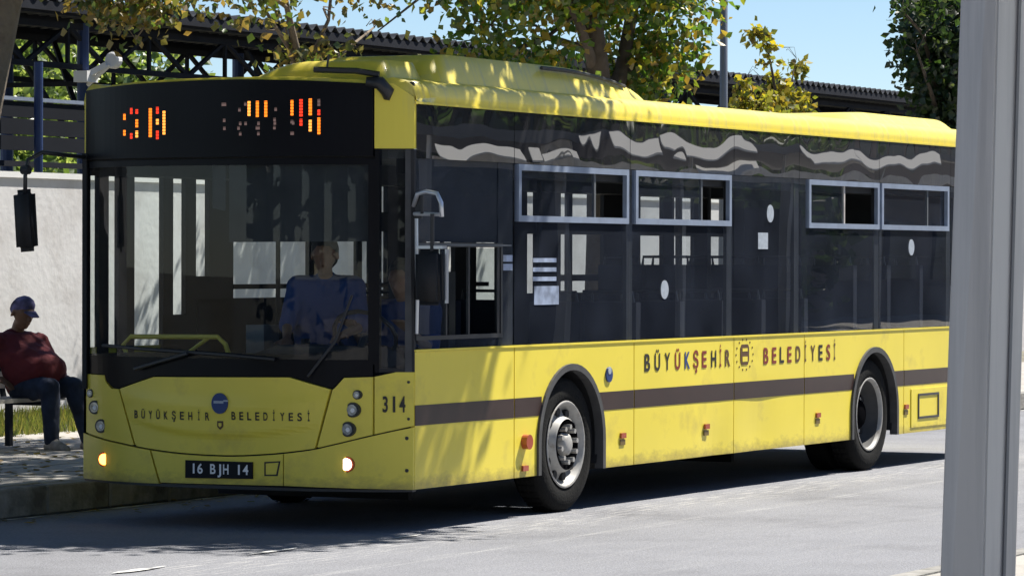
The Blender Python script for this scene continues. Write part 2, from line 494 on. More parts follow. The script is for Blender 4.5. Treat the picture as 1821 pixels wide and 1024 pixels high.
_gl = {}
def glyph(ch):
    if ch in _gl: return _gl[ch]
    c = bpy.data.curves.new('glyph', 'FONT'); c.body = ch; c.size = 1; c.offset = .022
    o = bpy.data.objects.new('glyph', c); col.objects.link(o)
    dg = bpy.context.evaluated_depsgraph_get()
    me = bpy.data.meshes.new_from_object(o.evaluated_get(dg))
    vs = [tuple(v.co) for v in me.vertices]; fs = [tuple(p.vertices) for p in me.polygons]
    bpy.data.objects.remove(o); bpy.data.curves.remove(c); bpy.data.meshes.remove(me)
    _gl[ch] = (vs, fs)
    return _gl[ch]
def letter_parts(items, mp, d, h, m, parent):
    for it in items:
        build('letter', letters([it], mp, d, h), m, parent)
def letters(items, mp, d, h):
    """items: (char, centre u, baseline v, width, mirror) -> one bmesh; h = cap height"""
    bm = bmesh.new()
    for ch, cu, bv, wd, sgn in items:
        vs, fs = glyph(ch)
        if not vs: continue
        x0 = min(v[0] for v in vs); x1 = max(v[0] for v in vs); s = h / .729
        k = min(wd / max(x1 - x0, .02), s * 1.1)
        nv = []
        for v in vs:
            nv.append(bm.verts.new(mp(cu + sgn * (v[0] - (x0 + x1) / 2) * k, bv + v[1] * s, d)))
        for fc in fs:
            try: bm.faces.new([nv[i] for i in (fc if sgn > 0 else fc[::-1])])
            except ValueError: pass
    return bm

# ================================================================== SETTING
def structure(o): o['kind'] = 'structure'; return o
structure(build('ground', B(-300, 900, -400, 900, -.6, -.03), 'ground'))
structure(build('road', B(-80, 160, -4.44, 3.10, -.03, 0), 'asphalt'))
# worn, lighter band and paint remnants along the middle of the road
rnd = random.Random(5)
def sliver(bm, x0, x1, y, wd, z):
    n = max(3, int((x1 - x0) / .12)); top = []; bot = []
    for i in range(n + 1):
        x = x0 + (x1 - x0) * i / n; e = min(1, 3 * min(i, n - i) / n + .15)
        top.append(bm.verts.new((x, y + wd * e * rnd.uniform(.2, .6), z))); bot.append(bm.verts.new((x, y - wd * e * rnd.uniform(.2, .6), z)))
    for i in range(n): bm.faces.new((bot[i], bot[i + 1], top[i + 1], top[i]))
for i, (x0, x1, y, wd) in enumerate([(-3.62, -3.05, .01, .085), (-2.1, -1.5, .02, .07), (-.5, -.12, -.12, .05), (-6, -4.9, .02, .1)]):
    bm = bmesh.new(); sliver(bm, x0, x1, y, wd, .008)
    structure(build('lane_marking', bm, 'road_paint'))
bm = bmesh.new()
x = -12
while x < 30:
    l = rnd.uniform(.2, 1.4); sliver(bm, x, x + l, 3.02, .07, .004); x += l + rnd.uniform(.05, .5)
structure(build('gutter_line', bm, 'road_paint'))
# far pavement with kerb of separate stones
pav = structure(build('far_pavement', B(-80, 160, 3.26, 7.6, -.03, .20), 'paving'))
km = None
for i in range(44):
    x0 = -6 + i * .8
    if km is None:
        bm = B(0, .79, 0, .15, 0, .205)
        bmesh.ops.bevel(bm, geom=[e for e in bm.edges], offset=.012, segments=1, affect='EDGES')
        km = bpy.data.meshes.new('kerb_stone'); bm.to_mesh(km); bm.free(); km.materials.append(MATS['kerb'])
    o = bpy.data.objects.new('kerb_stone', km)
    o.location = (x0, 3.105 + rnd.uniform(-.006, .006), rnd.uniform(-.006, .006)); o.rotation_euler.z = rnd.uniform(-.004, .004)
    col.objects.link(o); o.parent = pav
# joints scored in the pavement
jm = None
for i in range(38):
    if jm is None:
        bm = B((0, .585, 0, .585, 0, .03)); bmesh.ops.bevel(bm, geom=bm.edges[:], offset=.006, segments=1, affect='EDGES')
        jm = bpy.data.meshes.new('paving_slab'); bm.to_mesh(jm); bm.free(); jm.materials.append(MATS['paving'])
    for j in range(7):
        o = bpy.data.objects.new('paving_slab', jm)
        o.location = (-3 + i * .6 if False else -2.4 + i * .6, 3.29 + j * .6, .176 + rnd.uniform(-.003, .004)); o.rotation_euler = (rnd.uniform(-.006, .006), rnd.uniform(-.006, .006), 0)
        col.objects.link(o); o.parent = pav
verge = structure(build('earth_verge', B(-80, 160, 7.6, 60, -.03, .19), 'ground'))
# near pavement where the photographer stands
npv = structure(build('near_pavement', B(-80, 160, -30, -4.60, -.03, .12), 'paving'))
structure(build('near_kerb', B((-80, 160, -4.58, -4.45, -.02, .125)), 'kerb', bevel=.01))

def blades(name, n, x0, x1, y0, y1, z, h, mname):
    rg = np.random.RandomState(3)
    p = np.column_stack([rg.uniform(x0, x1, n), rg.uniform(y0, y1, n), np.full(n, z)])
    a = rg.uniform(0, math.pi, n); hh = h * rg.uniform(.4, 1.2, n)
    dx = np.column_stack([np.cos(a), np.sin(a), 0 * a]) * .008
    lean = np.column_stack([rg.normal(0, .3, n), rg.normal(0, .3, n), np.ones(n)]) * hh[:, None]
    v = np.stack([p - dx, p + dx, p + lean], 1).reshape(-1, 3)
    me = bpy.data.meshes.new(name)
    me.from_pydata(v.tolist(), [], np.arange(3 * n).reshape(-1, 3).tolist())
    o = link(name, me, mname)
    return o
g = blades('grass', 26000, 3, 16, 7.3, 9.9, .18, .14, 'grass_blades'); tag(g, 'thin dry green grass strip at the foot of the pale wall', 'grass'); g['kind'] = 'stuff'
rg = np.random.RandomState(9)
n = 1500
p = np.column_stack([rg.uniform(-2, 12, n), rg.uniform(2.4, 7.5, n), np.full(n, .212)]); p[p[:, 1] < 3.27, 2] = .012
a = rg.uniform(0, 6.28, n); s = rg.uniform(.015, .05, n)
e1 = np.column_stack([np.cos(a), np.sin(a), rg.uniform(-.2, .2, n)]) * s[:, None]; e2 = np.column_stack([-np.sin(a), np.cos(a), rg.uniform(0, .4, n)]) * s[:, None] * .6
v = np.stack([p - e1, p - e2, p + e1, p + e2], 1).reshape(-1, 3)
me = bpy.data.meshes.new('fallen_leaves'); me.from_pydata(v.tolist(), [], np.arange(4 * n).reshape(-1, 4).tolist())
o = link('fallen_leaves', me, 'leaves_dry'); tag(o, 'small dry fallen leaves scattered over the far pavement and gutter', 'leaves'); o['kind'] = 'stuff'

# ------------------------------------------------------------------ wall and screen behind
wl = thing('boundary_wall', 'long pale grey rendered wall behind the bus and the seated man', 'wall', (20, 10.1, .18))
for i in range(22):
    x0 = -3.25 + i * 2.5
    build('wall_panel', B(x0, x0 + 2.492, 10.0 + rnd.uniform(-.004, .004), 10.2, .18, 2.60), 'wall_paint', wl)
build('coping', B(-3.25, 52, 9.97, 10.24, 2.60, 2.66), 'coping', wl, bevel=.006)
scn = thing('platform_screen', 'dark slatted metal screen above the pale wall, left of the bus', 'fence', (20, 12, .18))
for i in range(14):
    build('post', B(8 + i * 2.4, 8.06 + i * 2.4, 12.06, 12.12, .18, 3.6), 'steel_dark', scn)
    for j, (z0, z1) in enumerate([(2.98, 3.14), (3.155, 3.33), (3.345, 3.52)]):
        build('slat', B(8.07 + i * 2.4, 10.39 + i * 2.4, 12.0, 12.04, z0, z1), 'screen_dark', scn)
build('rail', B(8, 41.7, 11.98, 12.06, 3.53, 3.57), 'alu', scn)
build('rail', B(8, 41.7, 11.98, 12.06, 2.80, 2.86), 'steel_dark', scn)

# ------------------------------------------------------------------ station canopy with truss
ZC, YC = 4.97, 14.0
cn = thing('station_canopy', 'dark corrugated platform roof on steel trusses behind the trees', 'canopy', (32, 16, .18))
def corrug(x0, x1):
    bm = bmesh.new(); nn = int((x1 - x0) / .033)
    rows = []
    for i in range(nn + 1):
        x = x0 + (x1 - x0) * i / nn
        z = ZC + .04 * math.sin(2 * math.pi * x / .26)
        rows.append([bm.verts.new((x, YC, z)), bm.verts.new((x, YC + 2.3, z - .12)), bm.verts.new((x, YC, z - .02)), bm.verts.new((x, YC + 2.3, z - .14))])
    for i in range(nn):
        a, b = rows[i], rows[i + 1]
        bm.faces.new((a[0], b[0], b[1], a[1])); bm.faces.new((a[2], a[3], b[3], b[2])); bm.faces.new((a[0], a[2], b[2], b[0]))
    return bm
x = 6.
while x < 62:
    build('roof_sheet', corrug(x, x + 1.035), 'roof_sheet', cn); x += 1.04
for y_, z_ in ((YC + .12, ZC - .13), (YC + 1.2, ZC - .17), (YC + 2.25, ZC - .2)):
    bm = bmesh.new(); bar(bm, (6, y_, z_), (62, y_, z_), .08, .14); build('purlin', bm, 'steel_dark', cn)
bm = bmesh.new(); box(bm, 6, 62, YC + .02, YC + .06, ZC - .17, ZC - .055); build('fascia', bm, 'steel_dark', cn)
for y_, zb in ((YC + .35, ZC - .80), (YC + 2.1, ZC - .86)):
    bm = bmesh.new(); bar(bm, (6, y_, zb), (62, y_, zb), .07, .07); build('chord', bm, 'steel_dark', cn)
    bm = bmesh.new(); bar(bm, (6, y_, ZC - .30), (62, y_, ZC - .30), .08, .08); build('chord', bm, 'steel_dark', cn)
    x = 6.4; k = 0
    while x < 61:
        bm = bmesh.new()
        bar(bm, (x, y_, zb if k % 2 else ZC - .3), (x + .95, y_, ZC - .3 if k % 2 else zb), .05, .05)
        build('diagonal', bm, 'steel_dark', cn)
        if k % 2 == 0:
            bm = bmesh.new(); bar(bm, (x, y_, zb), (x, y_, ZC - .3), .045, .045); build('strut', bm, 'steel_dark', cn)
        x += .95; k += 1
for i, x in enumerate((12.7, 18.15, 24.0, 30, 36, 42, 48, 54)):
    bm = bmesh.new(); tube(bm, [(x, YC + .35, .18), (x, YC + .35, ZC - .25)], .075, 12); build('column', bm, 'steel_blue', cn)
    bm = bmesh.new(); tube(bm, [(x + .9, YC + 2.1, .18), (x + .9, YC + 2.1, ZC - .25)], .085, 12); build('column', bm, 'steel_blue', cn)
    bm = bmesh.new(); bar(bm, (x, YC + .35, ZC - 1.55), (x + 1.5, YC + 1.8, ZC - .3), .06); build('brace', bm, 'steel_dark', cn)
    bm = bmesh.new(); bar(bm, (x, YC + .35, ZC - 1.0), (x, YC + 2.1, ZC - 1.0), .06); build('tie', bm, 'steel_dark', cn)
    bm = bmesh.new(); bar(bm, (x - 1.6, YC + .5, ZC - .35), (x, YC + .5, ZC - 1.7), .05); build('brace', bm, 'steel_dark', cn)
bm = bmesh.new(); tube(bm, [(13.25, 11.75, .18), (13.25, 11.75, 3.95)], .05, 12); build('column', bm, 'steel_blue', cn)
# cable tray low under the roof
bm = bmesh.new(); bar(bm, (8, YC + 1.8, ZC - 1.32), (62, YC + 1.8, ZC - 1.18), .12, .06); build('cable_tray', bm, 'steel_dark', cn)
# floodlight on the column
fl = thing('floodlight', 'white floodlight on an arm under the platform roof, above the bus front corner', 'lamp', (18.15, YC + .1, 4.0))
bm = bmesh.new()
for (p_, r_) in (((18.2, YC - .08, 4.25), .105),):
    disc(bm, p_, r_, 'x', .12, 18)
bmesh.ops.rotate(bm, cent=(18.2, YC - .08, 4.27), matrix=Matrix.Rotation(R(28), 3, 'X'), verts=bm.verts[:])
build('lamp_head', bm, 'white_paint', fl, bevel=.02)
bm = bmesh.new(); bar(bm, (18.15, YC + .0, 4.2), (18.05, YC + .26, 4.05), .09, .07); box(bm, 17.95, 18.2, YC + .16, YC + .36, 3.98, 4.12); build('bracket', bm, 'white_paint', fl)
bm = bmesh.new(); tube(bm, [(18.15, YC - .05, 4.2), (18.15, YC + .28, 3.95)], .03, 8); build('arm', bm, 'white_paint', fl)

# lamp pole
lp = thing('lamp_pole', 'slender grey steel pole rising behind the bus roof to the right of the tree', 'pole', (23.65, 8.3, .19))
bm = bmesh.new(); tube(bm, [(23.65, 8.0, .19), (23.65, 8.0, 3), (23.66, 8.0, 8.5)], [.075, .055, .04], 12); build('shaft', bm, 'pole_grey', lp, smooth=True)
bm = bmesh.new(); disc(bm, (0, 0, 0), .13, 'x', .02, 16); bmesh.ops.rotate(bm, cent=(0, 0, 0), matrix=Matrix.Rotation(R(90), 3, 'Y'), verts=bm.verts[:]); bmesh.ops.translate(bm, vec=(23.65, 8, .2), verts=bm.verts[:]); build('base_plate', bm, 'pole_grey', lp)
bm = bmesh.new(); tube(bm, [(23.66, 8, 8.4), (23.66, 7.6, 8.7), (23.66, 6.6, 8.85)], .035, 8); box(bm, 23.55, 23.77, 6.1, 6.7, 8.8, 8.92); build('lamp_arm', bm, 'pole_grey', lp)

# ------------------------------------------------------------------ trees
def leaves_mesh(name, pts, size, seed, droop=.3):
    rg = np.random.RandomState(seed); n = len(pts)
    d = rg.normal(0, 1, (n, 3)); d[:, 2] -= droop * 1.5; d /= np.linalg.norm(d, axis=1)[:, None]
    s = rg.normal(0, 1, (n, 3)); s -= (s * d).sum(1)[:, None] * d; s /= np.linalg.norm(s, axis=1)[:, None]
    nn = np.cross(d, s)
    L = (size * rg.uniform(.6, 1.25, n))[:, None]
    W = L * rg.uniform(.27, .45, n)[:, None]
    b = pts; t = pts + d * L; mid = pts + d * L * .42
    lft = mid + s * W + nn * L * .10; rgt = mid - s * W + nn * L * .10
    sh = pts + d * L * .80; l2 = sh + s * W * .38 ; r2_ = sh - s * W * .38
    v = np.stack([b, lft, l2, t, r2_, rgt], 1).reshape(-1, 3)
    base = np.arange(n)[:, None] * 6
    f4 = np.concatenate([base + np.array([0, 1, 2, 3]), base + np.array([0, 3, 4, 5])])
    me = bpy.data.meshes.new(name)
    me.vertices.add(len(v)); me.vertices.foreach_set('co', v.astype(np.float32).ravel())
    me.loops.add(f4.size); me.loops.foreach_set('vertex_index', f4.astype(np.int32).ravel())
    me.polygons.add(len(f4)); me.polygons.foreach_set('loop_start', np.arange(0, f4.size, 4, dtype=np.int32))
    me.update(calc_edges=True); me.validate()
    return me

def crown_points(blobs, seed, per_clump=26, spread=.28):
    rg = np.random.RandomState(seed); out = []
    for (c, rad, n) in blobs:
        k = max(1, n // per_clump)
        d = rg.normal(0, 1, (k, 3)); d /= np.linalg.norm(d, axis=1)[:, None]
        rr = rg.uniform(.25, 1, k) ** .5
        cc = np.array(c) + d * rr[:, None] * np.array(rad)
        for q in cc:
            out.append(q + rg.normal(0, 1, (per_clump, 3)) * spread * rg.uniform(.5, 1.3))
    return np.concatenate(out)

def tree(name, label, cat, base, trunk, limbs, blobs, mleaf, size, seed, mbark='bark', spread=.28, per=26, group=None, extra=None):
    t = thing(name, label, cat, base, group)
    bm = bmesh.new(); tube(bm, [p[:3] for p in trunk], [p[3] for p in trunk], 14)
    build('trunk', bm, mbark, t, smooth=True)
    bm = bmesh.new()
    rr = random.Random(seed)
    for lb in limbs:
        pts = [Vector(p[:3]) for p in lb]; rad = [p[3] for p in lb]
        tube(bm, pts, rad, 8)
        for k in range(4):
            i = rr.randrange(1, len(pts)); s = pts[i]; e = s + Vector((rr.uniform(-1, 1), rr.uniform(-1, 1), rr.uniform(-.2, .9))) * rr.uniform(.5, 1.2) * min(1, .15 + rad[i] * 16)
            mid = (s + e) / 2 + Vector((rr.uniform(-.1, .1), rr.uniform(-.1, .1), .08))
            tube(bm, [s, mid, e], [rad[i] * .6, rad[i] * .4, .006], 5)
    build('limbs', bm, mbark, t, smooth=True)
    pts = crown_points([(c_, r_, int(n_ * 1.25)) for c_, r_, n_ in blobs], seed, per, spread)
    me = leaves_mesh('crown', pts, size, seed)
    o = link('crown', me, mleaf, t); o['kind'] = 'stuff'
    return t

# big street tree whose trunk leans in at the left edge; its crown shades the bus front and the road
tree('street_tree', 'thick brown leaning tree trunk at the left edge of the photo', 'tree', (-.75, 3.8, .2),
     [(-.75, 3.8, .1, .34), (-.35, 3.76, 1.2, .28), (.20, 3.7, 2.6, .235), (.56, 3.7, 3.64, .225), (.9, 3.6, 4.6, .21), (1.3, 3.4, 5.6, .17)],
     [[(.9, 3.6, 4.6, .16), (2., 2.4, 5.6, .11), (3.4, .8, 6.3, .07), (4.6, -1.4, 6.8, .03)],
      [(.9, 3.6, 4.6, .15), (-.9, 2., 5.6, .10), (-2.6, .6, 6.6, .05)],
      [(.9, 3.6, 4.6, .14), (-2., 3.4, 5.7, .10), (-5., 3.2, 6.3, .06), (-7.4, 3., 6.8, .03)],
      [(1.3, 3.4, 5.6, .14), (3., 4.3, 6.6, .10), (5.5, 4.6, 7.2, .06), (7.6, 4.8, 7.5, .03)],
      [(1.3, 3.4, 5.6, .14), (-1., 5., 6.6, .09), (-3.4, 6., 7.2, .04)]],
     [((-.6, 2.0, 7.0), (3.4, 2.7, 1.0), 17000), ((1.2, 5.6, 7.4), (3.2, 2.6, 1.1), 5200), ((-3.4, 4.6, 7.2), (2.6, 3.2, 1.1), 6500), ((3.7, -.75, 6.9), (2.0, .7, .4), 2900), ((3.9, .5, 7.0), (2.0, .9, .5), 1300), ((3.4, -1.9, 7.0), (1.2, .35, .4), 1300), ((7.2, 3.6, 7.4), (3.4, 2.5, 1.), 11000), ((5.2, 1.6, 7.1), (2., 1., .8), 2600), ((-6.5, 3., 6.6), (3., 3.6, 1.2), 8000)],  # last, unseen leaf mass added to cut sky light on the bus front
     'leaves_mixed', .15, 4, spread=.22, per=30)

# central tree behind the bus
C1 = tree('street_tree', 'broad green and rust brown leaved tree behind the bus roof, centre', 'tree', (20.3, 8.2, .19),
     [(20.3, 8.2, .1, .24), (20.35, 8.2, 2., .20), (20.2, 8.15, 3.6, .17), (19.95, 8.1, 4.3, .14), (19.6, 8.1, 5.4, .11), (19.5, 8.1, 7., .06)],
     [[(20.2, 8.15, 3.5, .12), (20.7, 8.1, 4.1, .10), (21.0, 8.1, 4.9, .07), (21.3, 8., 5.8, .03)],
      [(20.0, 8.15, 4.1, .08), (19.2, 8., 4.7, .06), (18.2, 7.9, 5.1, .04), (17.2, 7.8, 5.3, .02)],
      [(19.9, 8.1, 4.3, .06), (19.0, 8.3, 4.45, .045), (18.1, 8.3, 4.25, .03), (17.3, 8.2, 4.5, .015)],
      [(19.7, 8.1, 5.0, .07), (20.5, 8.4, 5.8, .05), (21.6, 8.4, 6.4, .02)],
      [(18.2, 7.9, 5.1, .035), (16.6, 7.8, 5.0, .025), (15.2, 7.9, 4.75, .018), (14.2, 8, 4.25, .008)],
      [(18.2, 7.9, 5.1, .03), (16.8, 7.6, 5.5, .025), (15.4, 7.6, 5.3, .015)]],
     [((19.0, 8.1, 5.4), (1.8, 1.3, .66), 4752), ((20.3, 8.1, 5.5), (1.1, 1.2, .8), 4032), ((21.5, 8.1, 5.0), (1.0, .9, .75), 720), ((22.3, 8.0, 5.45), (1.1, .7, .3), 446),
      ((17.4, 8.0, 5.4), (1.3, 1.1, .6), 2448), ((18.0, 8.3, 4.1), (1.2, .8, .22), 648), ((21.0, 8.0, 4.1), (.45, .5, .45), 576), ((16.0, 7.8, 5.2), (1.3, 1., .4), 936), ((14.6, 7.9, 5.0), (1.0, .8, .28), 374), ((19.5, 8.1, 6.8), (2.6, 2., .9), 3240), ((16.8, 7.9, 4.55), (.6, .4, .4), 302), ((21.7, 8.0, 4.25), (.6, .5, .4), 330)],
     'leaves_mixed', .125, 21, mbark='bark_dark', spread=.17, per=16)
# separate outermost leaves of this tree
lm = []
for k in range(6):
    me = leaves_mesh('leaf', np.zeros((1, 3)), .135, 50 + k, 1.2); me.materials.append(MATS['leaves_mixed']); lm.append(me)
for k in range(150):
    t = rnd.random()
    px = rnd.uniform(20.9, 23.4); zz = 5.5 - 1.0 * rnd.random() ** 1.6 - (.35 if px < 22.2 else 0) * rnd.random()
    if k > 110: px = rnd.uniform(17, 20.6); zz = rnd.uniform(3.95, 4.7)
    o = bpy.data.objects.new('leaf', lm[k % 6]); o.location = Vector((px, 8.0 + rnd.uniform(-.5, .5), zz)) - BASE[C1.name]
    o.rotation_euler = (rnd.uniform(0, 6), rnd.uniform(0, 6), rnd.uniform(0, 6))
    col.objects.link(o); o.parent = C1

# thin half-bare branch tree above the bus front
tree('slender_tree', 'thin half-bare tree with dry brown leaves above the bus front', 'tree', (13.4, 8.2, .19),
     [(13.4, 8.2, .1, .09), (13.2, 8.2, 2.6, .07), (12.9, 8.2, 3.7, .05), (12.4, 8.1, 4.4, .03), (11.9, 8, 5.4, .012)],
     [[(13.1, 8.2, 3.2, .035), (12.6, 8.2, 4.0, .025), (11.6, 8.1, 4.6, .012)],
      [(13.1, 8.2, 3.3, .03), (13.5, 8.1, 3.95, .02), (14.3, 8.1, 4.3, .01)],
      [(12.9, 8.2, 3.7, .03), (13.1, 8.0, 4.3, .02), (13.3, 8.0, 5.2, .01)],
      [(12.4, 8.1, 4.4, .025), (11., 8., 4.75, .02), (9.4, 8., 4.7, .012)], [(11., 8., 4.75, .018), (9.8, 8., 4.3, .012), (9.3, 8, 3.9, .006)]],
     [((13.0, 8.1, 3.85), (.55, .4, .22), 330), ((12.0, 8.1, 4.5), (.7, .5, .35), 170), ((13.8, 8.0, 4.9), (1.2, .5, .45), 230), ((11.0, 8.1, 4.6), (.8, .5, .25), 420), ((9.3, 8.1, 4.35), (.8, .4, .28), 1150), ((10.2, 8.1, 4.6), (.6, .4, .2), 300)],
     'leaves_branch', .10, 31, mbark='bark', spread=.13, per=10)

# yellow-green sapling
tree('sapling', 'yellow-green sapling with two tall leafy shoots behind the bus roof', 'tree', (25.9, 8.1, .19),
     [(25.9, 8.1, .1, .07), (25.85, 8.1, 2.4, .055), (25.8, 8.1, 3.7, .03), (25.55, 8.1, 4.3, .018), (25.25, 8.1, 4.9, .006)],
     [[(25.85, 8.1, 3.4, .025), (26.1, 8.1, 3.95, .018), (26.4, 8.1, 4.55, .006)],
      [(25.8, 8.1, 3.5, .025), (25.0, 8.1, 3.9, .014), (24.7, 8.1, 4.25, .006)]],
     [((25.05, 8.1, 3.80), (.58, .4, .22), 640), ((26.1, 8.1, 3.85), (.36, .35, .28), 460), ((25.75, 8.1, 4.15), (.14, .14, .18), 100), ((26.45, 8.1, 4.42), (.16, .12, .12), 70), ((25.4, 8.1, 4.5), (.08, .1, .22), 60), ((25.08, 8.1, 4.82), (.24, .12, .09), 90), ((24.5, 8.1, 4.1), (.16, .1, .08), 40)],
     'leaves_yellow', .115, 41, mbark='bark_dark', spread=.045, per=10)
# dark tree at the right
tree('evergreen_tree', 'dark dense evergreen tree beside the grey post at the right', 'tree', (33.6, 8.4, .19),
     [(33.6, 8.4, .1, .16), (33.5, 8.4, 3, .12), (33.4, 8.4, 6.5, .05)],
     [[(33.5, 8.4, 3, .06), (32.4, 8.3, 4.2, .04), (31.4, 8.2, 4.9, .015)], [(33.4, 8.4, 3.6, .06), (32.2, 8.4, 5.2, .03), (31.0, 8.3, 5.5, .012)]],
     [((33.9, 8.3, 5.2), (1.5, 1.0, 1.5), 6500), ((31.7, 8.2, 5.6), (.7, .5, .3), 260), ((32.6, 8.2, 4.7), (.7, .6, .8), 900), ((33.0, 8.2, 3.8), (.9, .6, .35), 900)],
     'leaves_dark', .14, 51, mbark='bark_dark', spread=.12, per=14)

# pale green wood beyond the platform
BG = [(40.2, 31, 4.6, 4.6), (45.7, 33, 4.7, 4.8), (46.8, 32, 4.2, 4.2), (49.5, 36, 5.0, 4.6), (54.4, 35, 3.9, 3.0), (64.7, 38, 2.9, 1.5), (74.0, 40, 2.9, 1.5), (86.4, 42, 3.0, 1.6), (99.4, 44, 3.2, 1.6), (114.9, 46, 3.6, 1.7), (138.9, 50, 4.0, 1.8), (40.8, 29, 2.6, 1.7)]
wd = ['pale green tree beyond the platform, nearest the left edge trunk', 'tall pale green tree beyond the platform, second from the left', 'green tree beyond the platform left of the bus sign box', 'green tree beyond the platform, hidden in part by the leaning trunk',
      'green tree beyond the platform above the bus sign box', 'low green tree beyond the platform behind the roof pod', 'low tree beyond the platform behind the central tree', 'low tree beyond the platform right of the central trunk',
      'low tree beyond the platform near the grey pole', 'low tree beyond the platform behind the yellow sapling', 'low tree beyond the platform beside the dark evergreen', 'small bushy green tree low behind the dark screen at left']
for i, (x, y, z, h) in enumerate(BG):
    tree('background_tree', wd[i], 'tree', (x, y, .19), [(x, y, .1, .2), (x, y, z - .5, .12), (x, y, z + .5, .05)],
         [[(x, y, z - .8, .08), (x + 1, y, z, .03)], [(x, y, z - .6, .08), (x - 1, y, z + .2, .03)]],
         [((x, y, z), (2.6, 1.6, h * .62), 5200 if i < 4 else 2600)], 'leaves_green', .24, 60 + i, spread=.3, per=14, group='trees beyond the platform')

# ------------------------------------------------------------------ unseen camera-side street, put in for the bus windows to mirror
sh = thing('bus_shelter', 'unseen bus stop shelter along the near pavement, edge strips added for window reflections', 'shelter', (22, -6, .12))
build('roof', B(11, 27, -8.4, -5.6, 3.02, 3.12), 'roof_sheet', sh)
for (xa, xb, za, zb_) in ((10.9, 12.3, 2.80, 2.93), (12.65, 13.35, 2.82, 2.96), (13.45, 13.95, 2.80, 2.90), (14.4, 16.0, 2.92, 3.10), (16.05, 18.3, 2.98, 3.13), (17.0, 18.4, 2.76, 2.86), (20.2, 22.0, 2.96, 3.09), (22.05, 24.6, 2.95, 3.08)):  # tilted pale strips out of view, shaped to mirror white in the side band
    bm = bmesh.new()
    quad_ = [(xa, -5.35, za), (xb, -5.35, za), (xb, -5.35 - (zb_ - za), zb_), (xa, -5.35 - (zb_ - za), zb_)]
    vs_q = [bm.verts.new(p) for p in quad_] + [bm.verts.new((p[0], p[1], p[2] - .02)) for p in quad_]
    for fq in ((0, 1, 2, 3), (7, 6, 5, 4), (0, 4, 5, 1), (1, 5, 6, 2), (2, 6, 7, 3), (3, 7, 4, 0)): bm.faces.new([vs_q[i_] for i_ in fq])
    bmesh.ops.recalc_face_normals(bm, faces=bm.faces[:])
    build('mirrored_strip', bm, 'mirrored_strip_cloth', sh)
build('fascia', B(11, 27, -5.62, -5.56, 2.70, 2.80), 'bench_wood', sh)  # added beam, mirrored as a brownish line under the pale strips
build('back_panel', B(11, 27, -8.3, -8.26, .5, 2.5), 'steel_dark', sh)
for i in range(6):
    build('post', B(11.2 + i * 3.1, 11.3 + i * 3.1, -5.9, -5.8, .12, 3.02), 'post_paint', sh)
for i, (x, y) in enumerate([(24, -12), (30, -15), (37, -17), (45, -19), (54, -22), (64, -25)]):  # unseen dark trees, added to keep the glass reflections dark
    tree('mirrored_tree', ['added dark reflection tree just past the shelter', 'second added reflection tree past the shelter', 'third added reflection tree past the shelter', 'fourth added reflection tree past the shelter', 'fifth added reflection tree past the shelter', 'farthest added reflection tree past the shelter'][i], 'tree', (x, y, .12), [(x, y, .1, .2), (x, y, 2, .15), (x, y, 4, .08)],
         [[(x, y, 2, .08), (x + 1, y, 3, .03)]], [((x, y, 3.2), (3.6, 2.6, 2.8), 5200)], 'leaves_dark', .34, 90 + i, spread=.4, per=14, group='added trees mirrored by the bus glass')

src_t = None  # unseen tree row, added to block sky light on the bus front
for i, (x, y, rz) in enumerate([(-44, -26, 0), (-46, -17, 1), (-45, -8, 2), (-47, 1, 3), (-45, 10, 4), (-47, 19, 5), (-40, -34, 6)]):
    lab = 'added sky-blocking tree behind the photographer, number %s from the near pavement' % ('one', 'two', 'three', 'four', 'five', 'six', 'seven')[i]
    if src_t is None:
        src_t = tree('sky_blocking_tree', 'added sky-blocking trees in a row behind the photographer', 'tree', (x, y, .12), [(x, y, .1, .3), (x, y, 4, .2), (x, y, 9, .08)],
                     [[(x, y, 3, .1), (x + 2, y, 6, .03)]], [((x, y, 6.5), (4.2, 4.6, 5.2), 9000)], 'leaves_dark', .5, 140, spread=.6, per=14, group='added sky-blocking trees')
    else:
        c = src_t.copy(); col.objects.link(c); c.location = (x, y, .12); c.rotation_euler.z = rz
        for ch in src_t.children:
            d = ch.copy(); col.objects.link(d); d.parent = c
fac = thing('mirrored_building', 'added unseen dark brown building, mirrored in the bus glass', 'building', (60, -30, .1))  # out-of-view building, added as a dark backing for the glass reflections
build('wall', B(12, 120, -34, -28, .1, 12), 'facade_brown', fac)
for i in range(26):
    for z in (1.2, 4.4, 7.6):
        build('window', B(14 + i * 4, 16.4 + i * 4, -27.99, -27.9, z, z + 1.7), 'black_gloss', fac)
# grey shelter post close to the camera
pr = thing('bus_shelter', 'tall light grey steel post of the shelter standing in the right foreground', 'shelter', (-14.1, -8.86, .12))
build('roof', B(-14.6, -6.5, -11.4, -8.75, 3.0, 3.08), 'white_paint', pr)  # out-of-view roof, added to shade the pavement and darken the post
bm = bmesh.new()
